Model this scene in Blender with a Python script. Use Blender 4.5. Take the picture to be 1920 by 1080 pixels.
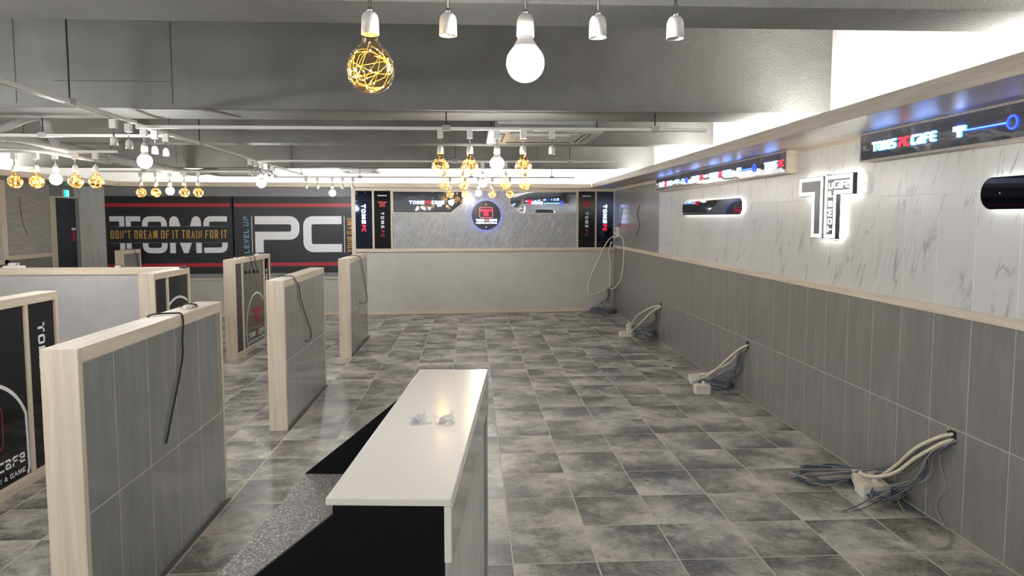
import bpy, math, random
from mathutils import Vector, Matrix
random.seed(7)
scene = bpy.context.scene
COL = scene.collection
PI = math.pi
for o in list(bpy.data.objects):
    bpy.data.objects.remove(o)

# ------------------------------------------------------------------ camera
YAW, PITCH, ROLL, CAM_Z = .0567, .0783, -.0012, 1.639
fwd = Vector((math.sin(YAW)*math.cos(PITCH), math.cos(YAW)*math.cos(PITCH), -math.sin(PITCH)))
rgt = Vector((math.cos(YAW), -math.sin(YAW), 0))
up = rgt.cross(fwd)
r2 = rgt*math.cos(ROLL) + up*math.sin(ROLL)
u2 = -rgt*math.sin(ROLL) + up*math.cos(ROLL)
cam_data = bpy.data.cameras.new('camera')
cam = bpy.data.objects.new('camera', cam_data)
COL.objects.link(cam)
cam.matrix_world = Matrix(((r2.x, u2.x, -fwd.x, 0), (r2.y, u2.y, -fwd.y, 0), (r2.z, u2.z, -fwd.z, CAM_Z), (0, 0, 0, 1)))
cam_data.sensor_width = 36
cam_data.lens = 1336.0753/1920*36
cam_data.shift_y = -(540-514.4432)/1920
cam_data.clip_start = .02
scene.camera = cam

# ------------------------------------------------------------------ world, exposure, lights
w = bpy.data.worlds.new('world'); scene.world = w
w.use_nodes = True
w.node_tree.nodes['Background'].inputs[0].default_value = (.9, .95, 1, 1)
w.node_tree.nodes['Background'].inputs[1].default_value = .1
vs = scene.view_settings
vs.view_transform = 'Standard'; vs.look = 'None'; vs.gamma = 1.0; vs.use_curve_mapping = False
EXPOSURE = 1.32
vs.exposure = EXPOSURE
LED_POWER = 122.0        # emission strength of the white bulbs
COVE_W = 7.5           # watts per metre of the strips hidden in the coves
ROOM_W = 23.0           # bulbs of the same kind hanging behind and beside the camera

def area(name, loc, sx, sy, power, col, direction, long=(0, 1, 0)):
    d = bpy.data.lights.new(name, 'AREA'); d.shape = 'RECTANGLE'; d.size = sx; d.size_y = sy
    d.energy = power; d.color = col
    o = bpy.data.objects.new(name, d); COL.objects.link(o)
    o.location = loc
    z = -Vector(direction).normalized()
    x = Vector(long)
    y = z.cross(x).normalized(); x = y.cross(z)
    o.rotation_euler = Matrix((x, y, z)).transposed().to_euler()
    return o

def point(name, loc, power, col, r=.05):
    d = bpy.data.lights.new(name, 'POINT'); d.energy = power; d.color = col; d.shadow_soft_size = r
    o = bpy.data.objects.new(name, d); COL.objects.link(o); o.location = loc
    return o

WARM = (1, .985, .955)
# strips lying on top of the soffits, behind their fascias
area('cove_strip_right', (2.24, 5.4, 2.2), 13.4, .05, COVE_W*.85*13.4, WARM, (.15, 0, 1))
area('cove_strip_left', (-6.1, 5.6, 2.2), 11.4, .05, COVE_W*11.4*1.8, WARM, (-.15, 0, 1))
area('cove_strip_back', (-1.8, 12.45, 2.2), 7.8, .05, COVE_W*7.8*1.6, WARM, (-.03, .45, .8), (.9976, .07, 0))
# bulbs of the same grid that hang outside the frame
for i, p in enumerate([(.14, -1.1), (.14, -4), (-2.2, -1.2), (-2.2, 2.1), (-3.57, 3.8), (-3.57, 1.2), (-3.57, -1.4), (-2.2, -4)]):
    point('bulb_light', (p[0], p[1], 2.02), ROOM_W*(.6 if p == (-2.2, 2.1) else 1), (.98, .985, 1))

# ------------------------------------------------------------------ node helpers
class NT:
    def __init__(s, name):
        s.m = bpy.data.materials.new(name); s.m.use_nodes = True
        s.t = s.m.node_tree; s.b = s.t.nodes['Principled BSDF']; s.out = s.t.nodes['Material Output']
    def n(s, typ, ins=None, **props):
        nd = s.t.nodes.new(typ)
        for k, v in props.items(): setattr(nd, k, v)
        for k, v in (ins or {}).items(): s.set(nd.inputs[k], v)
        return nd
    def set(s, sock, v):
        if isinstance(v, bpy.types.NodeSocket): s.t.links.new(v, sock)
        elif isinstance(v, bpy.types.Node): s.t.links.new(v.outputs[0], sock)
        elif isinstance(v, (tuple, list)) and len(v) == 3 and sock.type == 'RGBA': sock.default_value = (*v, 1)
        else: sock.default_value = v
    def p(s, **kw):
        for k, v in kw.items(): s.set(s.b.inputs[k.replace('_', ' ')], v)
    def math(s, op, a, b=0.0, c=None):
        nd = s.n('ShaderNodeMath', operation=op); s.set(nd.inputs[0], a); s.set(nd.inputs[1], b)
        if c is not None: s.set(nd.inputs[2], c)
        return nd.outputs[0]
    def coords(s, scale=(1, 1, 1), rot=(0, 0, 0), rand=True):
        tc = s.n('ShaderNodeTexCoord').outputs['Object']
        if rand:
            oi = s.n('ShaderNodeObjectInfo').outputs['Random']; g = s.n('ShaderNodeNewGeometry').outputs['Random Per Island']
            r = s.math('ADD', s.math('MULTIPLY', oi, 61.7), s.math('MULTIPLY', g, 37.3))
            cb = s.n('ShaderNodeCombineXYZ', {0: r, 1: s.math('MULTIPLY', r, 1.7), 2: s.math('MULTIPLY', r, .6)})
            tc = s.n('ShaderNodeVectorMath', {0: tc, 1: cb}, operation='ADD').outputs[0]
        if any(rot): tc = s.n('ShaderNodeMapping', {'Vector': tc, 'Rotation': rot}).outputs[0]
        return s.n('ShaderNodeMapping', {'Vector': tc, 'Scale': scale}).outputs[0]
    def noise(s, vec, scale, detail=4, rough=.55, dist=0):
        return s.n('ShaderNodeTexNoise', {'Vector': vec, 'Scale': scale, 'Detail': detail, 'Roughness': rough, 'Distortion': dist}).outputs[0]
    def ramp(s, fac, stops):
        r = s.n('ShaderNodeValToRGB', {0: fac}); e = r.color_ramp.elements
        while len(e) < len(stops): e.new(.5)
        for el, (p, c) in zip(e, stops):
            el.position = p; el.color = (*c, 1) if len(c) == 3 else c
        return r.outputs[0]
    def mix(s, fac, a, b, mode='MIX'):
        nd = s.n('ShaderNodeMix', data_type='RGBA', blend_type=mode)
        s.set(nd.inputs[0], fac); s.set(nd.inputs[6], a); s.set(nd.inputs[7], b)
        return nd.outputs[2]
    def bump(s, h, strength, dist=.01):
        s.p(Normal=s.n('ShaderNodeBump', {'Height': h, 'Strength': strength, 'Distance': dist}).outputs[0])

def srgb(r, g, b):
    f = lambda c: (c/255/12.92 if c/255 <= .04045 else ((c/255+.055)/1.055)**2.4)
    return (f(r), f(g), f(b))

def plain(name, col, rough=.5, metal=0.0, **kw):
    t = NT(name); t.p(Base_Color=col, Roughness=rough, Metallic=metal, **kw); return t.m

def emit(name, col, strength, sample=True, rough=.4):
    t = NT(name); t.p(Base_Color=col, Roughness=rough, Emission_Color=col, Emission_Strength=strength)
    if not sample: t.m.cycles.emission_sampling = 'NONE'
    return t.m

def wood(name, axis, light, dark):
    t = NT(name)
    sc = {'x': (.7, 17, 17), 'y': (17, .7, 17), 'z': (17, 17, .7)}[axis]
    v = t.coords(sc)
    a = t.noise(v, 3.0, 6, .65, .6)
    v2 = t.coords(tuple(c*.16 for c in sc))
    rings = t.n('ShaderNodeTexWave', {'Vector': v2, 'Scale': 3.2, 'Distortion': 9.0, 'Detail': 3, 'Detail Scale': 1.3}, wave_type='BANDS', bands_direction='DIAGONAL').outputs[1]
    f = t.math('ADD', t.math('MULTIPLY', a, .88), t.math('MULTIPLY', rings, .16))
    c = t.ramp(f, [(.3, dark), (.56, tuple((x+y)/2 for x, y in zip(light, dark))), (.8, light)])
    t.p(Base_Color=c, Roughness=.5); t.bump(a, .12, .002)
    return t.m

OAK_L, OAK_D = srgb(228, 216, 198), srgb(203, 188, 165)
WOOD = {a: wood('oak_'+a, a, OAK_L, OAK_D) for a in 'xyz'}
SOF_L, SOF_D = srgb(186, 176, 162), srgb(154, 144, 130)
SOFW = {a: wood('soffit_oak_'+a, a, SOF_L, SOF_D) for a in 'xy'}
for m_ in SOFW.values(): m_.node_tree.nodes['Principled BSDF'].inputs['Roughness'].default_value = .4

def floor_mat():
    t = NT('floor_tile')
    v = t.coords()
    big = t.noise(v, 5.0, 3, .5, .4)
    mid = t.noise(v, 12, 8, .72, .8)
    uv = t.n('ShaderNodeSeparateXYZ', {0: t.n('ShaderNodeTexCoord').outputs['UV']})
    oi = t.n('ShaderNodeObjectInfo').outputs['Random']; isl = t.n('ShaderNodeNewGeometry').outputs['Random Per Island']
    ang = t.math('MULTIPLY', t.math('ADD', oi, isl), 44.0)
    gx = t.math('MULTIPLY', t.math('SUBTRACT', uv.outputs[0], .5), t.math('COSINE', ang))
    gy = t.math('MULTIPLY', t.math('SUBTRACT', uv.outputs[1], .5), t.math('SINE', ang))
    grad = t.math('MULTIPLY', t.math('ADD', gx, gy), .2)
    f = t.math('ADD', t.math('ADD', t.math('MULTIPLY', big, .55), t.math('MULTIPLY', mid, .52)), grad)
    c = t.ramp(f, [(.34, srgb(80, 80, 80)), (.46, srgb(120, 119, 116)), (.57, srgb(170, 168, 160)), (.72, srgb(218, 214, 203))])
    st = t.noise(t.coords((5, 70, 5), (0, 0, 1.0)), 1.0, 3, .6)
    patch = t.noise(v, 3.1, 2, .5)
    sm = t.math('MULTIPLY', t.n('ShaderNodeMapRange', {0: st, 1: .55, 2: .75}).outputs[0], t.n('ShaderNodeMapRange', {0: patch, 1: .54, 2: .66}).outputs[0])
    c = t.mix(t.math('MULTIPLY', sm, .7), c, srgb(214, 209, 198))
    sp = t.noise(v, 46, 4, .7)
    c = t.mix(t.n('ShaderNodeMapRange', {0: sp, 1: .66, 2: .78}).outputs[0], c, srgb(58, 54, 50))
    tint = t.noise(v, 1.2, 1, .5)
    c = t.mix(t.math('MULTIPLY', t.n('ShaderNodeMapRange', {0: tint, 1: .4, 2: .62}).outputs[0], .35), c, t.mix(1.0, c, (1.0, .88, .76), 'MULTIPLY'))
    grain = t.noise(t.coords((34, 90, 34), (0, 0, .12)), 1.0, 6, .75, .4)
    c = t.mix(t.n('ShaderNodeMapRange', {0: grain, 1: .35, 2: .65, 3: 0, 4: .55}).outputs[0], c, t.mix(1.0, c, (.62, .60, .57), 'MULTIPLY'))
    c = t.mix(t.n('ShaderNodeMapRange', {0: grain, 1: .50, 2: .30, 3: 0, 4: .4}).outputs[0], c, srgb(206, 202, 192))
    chips = t.noise(t.coords((1, 1.6, 1)), 24, 2, .5)
    c = t.mix(t.n('ShaderNodeMapRange', {0: chips, 1: .70, 2: .74, 3: 0, 4: .75}).outputs[0], c, srgb(66, 60, 54))
    t.p(Base_Color=c, Roughness=t.n('ShaderNodeMapRange', {0: mid, 1: .3, 2: .7, 3: .28, 4: .48}).outputs[0])
    t.bump(mid, .12, .003)
    return t.m
FLOOR = floor_mat()
GROUT = plain('floor_grout', srgb(206, 196, 180), .9)
GROUT_W = plain('wall_grout', srgb(190, 188, 184), .9)
GROUT_M = plain('marble_grout', srgb(240, 239, 236), .9)

def stone_tile(name, c0, c1, c2, rough, streak=(3, .45, 3)):
    t = NT(name)
    v = t.coords((streak[0], streak[1], streak[2]))
    a = t.noise(v, 5, 6, .65, .3)
    fine = t.noise(t.coords(), 60, 4, .7)
    f = t.math('ADD', t.math('MULTIPLY', a, .8), t.math('MULTIPLY', fine, .2))
    c = t.ramp(f, [(.3, c0), (.52, c1), (.75, c2)])
    vein = t.math('ABSOLUTE', t.math('SUBTRACT', t.noise(t.coords((1.2, 4, 3), (0, 0, 1.2)), 2.2, 5, .6, .6), .5))
    c = t.mix(t.n('ShaderNodeMapRange', {0: vein, 1: .006, 2: 0, 3: 0, 4: .16}).outputs[0], c, srgb(170, 168, 164))
    t.p(Base_Color=c, Roughness=rough)
    return t.m
TILE_P = stone_tile('divider_tile', srgb(126, 126, 124), srgb(138, 138, 136), srgb(154, 154, 151), .09)
TILE_R = stone_tile('wall_tile_dark', srgb(120, 118, 115), srgb(133, 131, 128), srgb(149, 147, 143), .28)
TILE_B = stone_tile('wall_panel_grey', srgb(134, 133, 134), srgb(148, 147, 147), srgb(166, 165, 164), .22, (7, .35, 7))

def slate_mat():
    t = NT('slate_streak_tile')
    v = t.coords((4.2, 24, 2), (0, 0, math.radians(-62)))
    a = t.noise(v, 1.6, 6, .62, .8)
    c = t.ramp(a, [(.34, srgb(150, 151, 153)), (.52, srgb(166, 167, 168)), (.70, srgb(196, 197, 197))])
    t.p(Base_Color=c, Roughness=.2); t.bump(a, .25, .004)
    return t.m
SLATE = slate_mat()

def marble_mat():
    t = NT('marble_tile')
    v = t.coords((.9, 4.4, 1), (0, 0, math.radians(-71)))
    n1 = t.noise(v, 1.15, 6, .55, .5)
    vein = t.math('ABSOLUTE', t.math('SUBTRACT', n1, .5))
    m1 = t.n('ShaderNodeMapRange', {0: vein, 1: .022, 2: 0, 3: 0, 4: 1}, interpolation_type='SMOOTHSTEP').outputs[0]
    gate = t.n('ShaderNodeMapRange', {0: t.noise(t.coords(), 3.2, 3, .5), 1: .42, 2: .62}).outputs[0]
    c = t.mix(t.math('MULTIPLY', t.math('MULTIPLY', m1, gate), .75), t.mix(t.noise(v, 1, 3), srgb(203, 203, 201), srgb(221, 221, 219)), srgb(146, 151, 162))
    t.p(Base_Color=c, Roughness=.28)
    return t.m
MARBLE = marble_mat()

def concrete_mat():
    t = NT('painted_concrete')
    tc = t.n('ShaderNodeTexCoord').outputs['Object']
    a = t.noise(tc, 2.2, 6, .6, .3)
    c = t.ramp(a, [(.3, srgb(108, 107, 104)), (.7, srgb(127, 126, 122))])
    pits = t.noise(tc, 16, 3, .6)
    c = t.mix(t.n('ShaderNodeMapRange', {0: pits, 1: .735, 2: .76, 3: 0, 4: .8}).outputs[0], c, srgb(80, 78, 75))
    x = t.n('ShaderNodeSeparateXYZ', {0: tc}).outputs[0]
    k = t.n('ShaderNodeMapRange', {0: x, 1: -.9, 2: .9, 3: .1, 4: 1}).outputs[0]
    tex = t.math('ADD', t.math('MULTIPLY', t.math('MULTIPLY', t.noise(tc, 62, 3, .6), k), .8), t.math('MULTIPLY', a, .2))
    t.p(Base_Color=c, Roughness=.75); t.bump(tex, .75, .012)
    return t.m
CONC = concrete_mat()

def fabric(name, c0, c1):
    t = NT(name)
    tc = t.n('ShaderNodeTexCoord').outputs['Object']
    a = t.noise(tc, 45, 4, .75); b = t.noise(tc, 5, 4, .6)
    c = t.ramp(t.math('ADD', t.math('MULTIPLY', a, .6), t.math('MULTIPLY', b, .4)), [(.3, c0), (.7, c1)])
    t.p(Base_Color=c, Roughness=.85); t.bump(a, .25, .003)
    return t.m
WALLPAPER = fabric('grey_wallpaper', srgb(184, 182, 175), srgb(206, 204, 197))
WALLPAPER_H = fabric('grey_wallpaper_violet', srgb(172, 170, 170), srgb(192, 190, 190))
WHITEWALL = plain('white_paint', srgb(232, 230, 226), .8)
DARKVINYL = fabric('mural_vinyl', srgb(28, 29, 34), srgb(37, 38, 44))
DARKVINYL.node_tree.nodes['Principled BSDF'].inputs['Roughness'].default_value = .45

def quartz_mat():
    t = NT('white_quartz'); v = t.coords(rand=False)
    a = t.noise(v, 480, 2, .6); b = t.noise(v, 170, 3, .6)
    c = t.ramp(a, [(.3, srgb(198, 192, 181)), (.55, srgb(216, 211, 202)), (.72, srgb(232, 230, 224))])
    c = t.mix(t.n('ShaderNodeMapRange', {0: b, 1: .66, 2: .72, 3: 0, 4: .3}).outputs[0], c, srgb(168, 158, 146))
    t.p(Base_Color=c, Roughness=.17); return t.m
QUARTZ = quartz_mat()

def granite_mat():
    t = NT('grey_granite'); v = t.coords(rand=False)
    vo = t.n('ShaderNodeTexVoronoi', {'Vector': v, 'Scale': 330.0}).outputs['Color']
    s = t.n('ShaderNodeSeparateColor', {0: vo}).outputs[0]
    c = t.ramp(s, [(.0, srgb(70, 66, 62)), (.45, srgb(122, 116, 110)), (.8, srgb(150, 144, 138)), (.93, srgb(215, 210, 204))])
    t.p(Base_Color=c, Roughness=.3); return t.m
GRANITE = granite_mat()

BLACK = plain('black_laminate', (.004, .004, .005), .5, Specular_IOR_Level=.12)
BLACKGLASS = plain('black_glass', (.006, .006, .008), .05, Specular_IOR_Level=.35)
SMOKEGLASS = plain('smoked_mirror', srgb(104, 101, 96), .06, .85)
def wavy_mirror(name, col, rough, metal, k, sc=(1, 1, 1)):
    t = NT(name); t.p(Base_Color=col, Roughness=rough, Metallic=metal)
    t.bump(t.noise(t.coords(sc, rand=False), 2.3, 1, .4), k, .05); return t.m
MIRROR = wavy_mirror('dark_mirror', srgb(128, 131, 138), .012, .85, .06)
MIRROR_B = wavy_mirror('box_mirror', srgb(150, 153, 160), .03, .82, .35, (2.2, .35, 1))
NAVYDOOR = plain('navy_door', srgb(38, 44, 58), .4)
PLASTIC = plain('white_plastic', srgb(225, 222, 215), .4)
IVORY = plain('ivory_plastic', srgb(228, 217, 194), .45)
METALW = plain('white_powdercoat', srgb(205, 203, 198), .35)
CHROME = plain('chrome', (.6, .6, .6), .15, 1.0)
ALU = plain('aluminium_trim', (.55, .55, .56), .3, 1.0)
BLKPLASTIC = plain('black_rubber', (.012, .012, .012), .5)
DARKHOLE = plain('dark_opening', (.01, .01, .01), .9)
BLUECABLE = plain('blue_cable', srgb(78, 92, 118), .5)
GREYCABLE = plain('grey_cable', srgb(166, 160, 148), .5)
DKCABLE = plain('slate_cable', srgb(106, 113, 126), .5)
PIPEWRAP = fabric('pipe_wrap', srgb(140, 139, 136), srgb(160, 159, 156))
PAINTGREY = plain('grey_paint', srgb(160, 160, 157), .6)
PRINTWHITE = plain('print_white', srgb(234, 235, 238), .5)
PRINTRED = plain('print_red', srgb(178, 40, 54), .45)
PRINTGOLD = plain('print_gold', srgb(214, 165, 74), .45)
PRINTBLUE = plain('print_blue', srgb(104, 158, 196), .5)
PRINTTEAL = plain('print_teal', srgb(92, 116, 128), .5)
VIOLET = plain('grey_violet_panel', srgb(140, 140, 143), .6)
LED = emit('led_bulb_glow', (.975, .985, 1), LED_POWER)
FAIRY = emit('fairy_light', (1, .84, .55), 10, sample=False)
WIRE = emit('golden_wire', (1, .50, .07), .55, sample=False)
LITW = emit('lit_white', (.88, .95, 1), 1.5)
LITB = emit('lit_blue_edge', (.05, .32, 1), 7.5)
LITR = emit('lit_red', (1, .012, .05), .75)
LITRS = emit('lit_red_edge', (1, .05, .08), .7)
NEON = emit('neon_blue', (.015, .05, 1), 1.6)
NEONC = emit('neon_core', (.14, .42, 1), 1.3)
HALO = emit('halo_strip', (1, .98, .93), 7)
HALOB = emit('halo_blue', (.13, .22, 1), 14)
SIGNWHITE = emit('lit_border', (1, .99, .97), 1.3)
EXITG = emit('exit_green', (.0, .62, .56), .8)
EXITW = emit('exit_white', (.8, 1, .95), 1.0)

def shell_mat():
    t = NT('clear_globe')
    lw = t.n('ShaderNodeLayerWeight', {'Blend': .5}).outputs['Facing']
    tr = t.n('ShaderNodeBsdfTransparent', {'Color': (1.0, .88, .66, 1)})
    gl = t.n('ShaderNodeBsdfGlossy', {'Color': (1, .95, .85, 1), 'Roughness': .03})
    mx = t.n('ShaderNodeMixShader', {0: t.math('ADD', t.math('MULTIPLY', t.math('POWER', lw, 2.5), .75), .03), 1: tr, 2: gl})
    t.t.links.new(mx.outputs[0], t.out.inputs[0]); return t.m
SHELL = shell_mat()
def film_mat():
    t = NT('clear_plastic_film')
    tr = t.n('ShaderNodeBsdfTransparent', {'Color': (.97, .97, .97, 1)})
    gl = t.n('ShaderNodeBsdfGlossy', {'Roughness': .08})
    df = t.n('ShaderNodeBsdfDiffuse', {'Color': (.9, .9, .9, 1)})
    m0 = t.n('ShaderNodeMixShader', {0: .5, 1: df, 2: gl})
    mx = t.n('ShaderNodeMixShader', {0: .42, 1: tr, 2: m0})
    t.t.links.new(mx.outputs[0], t.out.inputs[0]); return t.m
FILM = film_mat()

# ------------------------------------------------------------------ mesh builder
class MB:
    def __init__(s): s.v = []; s.f = []; s.mi = []; s.cur = 0
    def face(s, idx): s.f.append(tuple(idx)); s.mi.append(s.cur)
    def box(s, x0, x1, y0, y1, z0, z1):
        b = len(s.v)
        s.v += [(x0, y0, z0), (x1, y0, z0), (x1, y1, z0), (x0, y1, z0), (x0, y0, z1), (x1, y0, z1), (x1, y1, z1), (x0, y1, z1)]
        for q in ((0, 3, 2, 1), (4, 5, 6, 7), (0, 1, 5, 4), (1, 2, 6, 5), (2, 3, 7, 6), (3, 0, 4, 7)): s.face([b+i for i in q])
        return s
    def prism(s, poly, z0, z1, fn=None):
        """poly counter-clockwise in xy; fn maps (x, y, z) elsewhere"""
        fn = fn or (lambda x, y, z: (x, y, z)); b = len(s.v); n = len(poly)
        s.v += [fn(x, y, z0) for x, y in poly] + [fn(x, y, z1) for x, y in poly]
        s.face([b+i for i in range(n)][::-1]); s.face([b+n+i for i in range(n)])
        for i in range(n): s.face([b+i, b+(i+1) % n, b+n+(i+1) % n, b+n+i])
        return s
    def tube(s, pts, r, n=8, closed=False, cap=True):
        pts = [Vector(p) for p in pts]; m = len(pts); b = len(s.v)
        rr = r if callable(r) else (lambda i: r)
        ref = None
        for i, p in enumerate(pts):
            a = pts[(i-1) % m] if (i or closed) else p; c = pts[(i+1) % m] if (i < m-1 or closed) else p
            t = (c-a).normalized()
            if ref is None:
                ref = Vector((0, 0, 1)) if abs(t.z) < .9 else Vector((1, 0, 0))
            x = (ref - t*ref.dot(t)).normalized(); y = t.cross(x); ref = x
            for k in range(n):
                an = 2*PI*k/n; s.v.append(tuple(p + (x*math.cos(an)+y*math.sin(an))*rr(i)))
        for i in range(m if closed else m-1):
            j = (i+1) % m
            for k in range(n):
                s.face([b+i*n+k, b+i*n+(k+1) % n, b+j*n+(k+1) % n, b+j*n+k])
        if cap and not closed:
            s.face([b+k for k in range(n)][::-1]); s.face([b+(m-1)*n+k for k in range(n)])
        return s
    def lathe(s, prof, n=20, c=(0, 0, 0)):
        b = len(s.v); m = len(prof)
        for r, z in prof:
            for k in range(n):
                a = 2*PI*k/n; s.v.append((c[0]+r*math.cos(a), c[1]+r*math.sin(a), c[2]+z))
        for i in range(m-1):
            for k in range(n):
                s.face([b+i*n+k, b+(i+1)*n+k, b+(i+1)*n+(k+1) % n, b+i*n+(k+1) % n])
        s.face([b+k for k in range(n)]); s.face([b+(m-1)*n+k for k in range(n)][::-1])
        return s
    def octa(s, c, r):
        b = len(s.v); x, y, z = c
        s.v += [(x+r, y, z), (x-r, y, z), (x, y+r, z), (x, y-r, z), (x, y, z+r), (x, y, z-r)]
        for q in ((0, 2, 4), (2, 1, 4), (1, 3, 4), (3, 0, 4), (2, 0, 5), (1, 2, 5), (3, 1, 5), (0, 3, 5)): s.face([b+i for i in q])
        return s
    def mesh(s, name, mats):
        me = bpy.data.meshes.new(name); me.from_pydata(s.v, [], s.f)
        for m in (mats if isinstance(mats, (list, tuple)) else [mats]): me.materials.append(m)
        if any(s.mi): me.polygons.foreach_set('material_index', s.mi)
        me.update(); return me
    def build(s, name, mats, parent=None, mat=None, bevel=0, smooth=False):
        me = s.mesh(name, mats)
        return link(name, me, parent, mat, bevel, smooth)

def link(name, me, parent=None, mat=None, bevel=0, smooth=False):
    o = bpy.data.objects.new(name, me); COL.objects.link(o)
    if parent is not None: o.parent = parent
    if mat is not None: o.matrix_local = mat
    if smooth:
        me.polygons.foreach_set('use_smooth', [True]*len(me.polygons))
    if bevel:
        b = o.modifiers.new('bevel', 'BEVEL'); b.width = bevel; b.segments = 2; b.limit_method = 'ANGLE'
    return o

def tag(o, label=None, cat=None, group=None, kind=None):
    if label: o['label'] = label
    if cat: o['category'] = cat
    if group: o['group'] = group
    if kind: o['kind'] = kind
    return o

def thing(name, label, cat, mat=None, group=None, loc=None):
    o = bpy.data.objects.new(name, None); COL.objects.link(o); o.empty_display_size = .05
    if mat is not None: o.matrix_world = mat
    if loc is not None: o.location = loc
    return tag(o, label, cat, group)

def frame(origin, X, Y):
    X = Vector(X).normalized(); Y = Vector(Y).normalized(); Z = X.cross(Y)
    return Matrix(((X.x, Y.x, Z.x, origin[0]), (X.y, Y.y, Z.y, origin[1]), (X.z, Y.z, Z.z, origin[2]), (0, 0, 0, 1)))

def smooth_path(pts, n=8):
    """Catmull-Rom through the given points"""
    P = [Vector(p) for p in pts]; P = [P[0]*2-P[1]] + P + [P[-1]*2-P[-2]]; out = []
    for i in range(1, len(P)-2):
        a, b, c, d = P[i-1:i+3]
        for k in range(n):
            t = k/n
            out.append(.5*((2*b)+(c-a)*t+(2*a-5*b+4*c-d)*t*t+(3*b-a-3*c+d)*t*t*t))
    out.append(P[-2]); return out

# ------------------------------------------------------------------ stroke lettering
R = .22
GL = {  # strokes in a unit box; a point may carry its own corner rounding
 'T': (1.0, [[(0, 1), (1, 1)], [(.5, 1), (.5, 0)]]),
 'O': (1.0, [[(0, 0, R), (1, 0, R), (1, 1, R), (0, 1, R), 'c']]),
 'M': (1.25, [[(0, 0), (0, 1, .16), (.2, 1, .12), (.475, .10)], [(1, 0), (1, 1, .16), (.8, 1, .12), (.525, .10)]]),
 'S': (1.0, [[(1, 1), (0, 1, R), (0, .5, R), (1, .5, R), (1, 0, R), (0, 0)]]),
 'Ê': (1.0, [[(1, 1), (0, 1, R), (0, 0, R), (1, 0)], [(0, .5), (.9, .5)]]),
 'P': (1.0, [[(0, 1), (1, 1, R), (1, .45, R), (0, .45), (0, 0)]]),
 'C': (1.0, [[(1, 1), (0, 1, R), (0, 0, R), (1, 0)]]),
 'a': (1.0, [[(0, 1), (1, 1, R), (1, 0), (0, 0, R), (0, .5, R), (1, .5)]]),
 'F': (1.0, [[(1, 1), (0, 1, R), (0, 0)], [(0, .5), (.85, .5)]]),
 'e': (1.0, [[(1, 0), (0, 0, R), (0, 1, R), (1, 1, R), (1, .5), (0, .5)]]),
 'D': (1.0, [[(0, 0), (0, 1), (1, 1, R), (1, 0, R), 'c']]),
 'N': (1.0, [[(0, 0), (0, 1), (1, 0), (1, 1)]]),
 'R': (1.0, [[(0, 0), (0, 1), (1, 1, R), (1, .5, R), (0, .5)], [(.5, .5), (1, 0)]]),
 'E': (.9, [[(1, 1), (0, 1), (0, 0), (1, 0)], [(0, .5), (.8, .5)]]),
 'A': (1.05, [[(0, 0), (.5, 1), (1, 0)], [(.2, .33), (.8, .33)]]),
 'I': (.0, [[(.5, 0), (.5, 1)]]),
 'L': (.85, [[(0, 1), (0, 0), (1, 0)]]),
 'V': (1.0, [[(0, 1), (.5, 0), (1, 1)]]),
 'U': (1.0, [[(0, 1), (0, 0, R), (1, 0, R), (1, 1)]]),
 'Y': (1.0, [[(0, 1), (.5, .5), (1, 1)], [(.5, .5), (.5, 0)]]),
 'G': (1.0, [[(1, 1), (0, 1, R), (0, 0, R), (1, 0), (1, .45), (.6, .45)]]),
 'Z': (1.0, [[(0, 1), (1, 1), (0, 0), (1, 0)]]),
 '&': (1.0, [[(1, 0), (.2, .8), (.5, 1, .1), (.75, .75, .1), (0, .3, .1), (.3, 0, .1), (1, .45)]]),
 "'": (.0, [[(.5, .78), (.5, 1)]]),
 '.': (.0, [[(.5, 0), (.5, .06)]]),
}
def ribbon(mb, pts, closed, t, z0, z1, side=None):
    """flat-topped band of width t along 2D pts, from z0 to z1"""
    n = len(pts); P = [Vector(p) for p in pts]
    if not closed:
        P[0] = P[0] + (P[0]-P[1]).normalized()*t/2; P[-1] = P[-1] + (P[-1]-P[-2]).normalized()*t/2
    Lp, Rp = [], []
    for i in range(n):
        a = P[(i-1) % n] if (closed or i) else None; c = P[(i+1) % n] if (closed or i < n-1) else None
        d1 = (P[i]-a).normalized() if a is not None else None; d2 = (c-P[i]).normalized() if c is not None else None
        d1 = d1 or d2; d2 = d2 or d1
        n1 = Vector((-d1.y, d1.x)); n2 = Vector((-d2.y, d2.x)); m = n1+n2
        m = m.normalized() if m.length > 1e-6 else n1
        k = min(1/max(m.dot(n1), .35), 2.2)*t/2
        Lp.append(P[i]+m*k); Rp.append(P[i]-m*k)
    b = len(mb.v)
    for i in range(n):
        for q, z in ((Lp[i], z1), (Rp[i], z1), (Lp[i], z0), (Rp[i], z0)): mb.v.append((q.x, q.y, z))
    front = mb.cur
    for i in range(n if closed else n-1):
        j = (i+1) % n; A, B = b+4*i, b+4*j
        mb.face([A+1, B+1, B, A])
        if side is not None: mb.cur = side
        if z1-z0 > 1e-6:
            mb.face([A, B, B+2, A+2]); mb.face([A+1, A+3, B+3, B+1]); mb.face([A+2, B+2, B+3, A+3])
        mb.cur = front
    if not closed and z1-z0 > 1e-6:
        if side is not None: mb.cur = side
        mb.face([b, b+2, b+3, b+1]); e = b+4*(n-1); mb.face([e, e+1, e+3, e+2]); mb.cur = front

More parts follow.
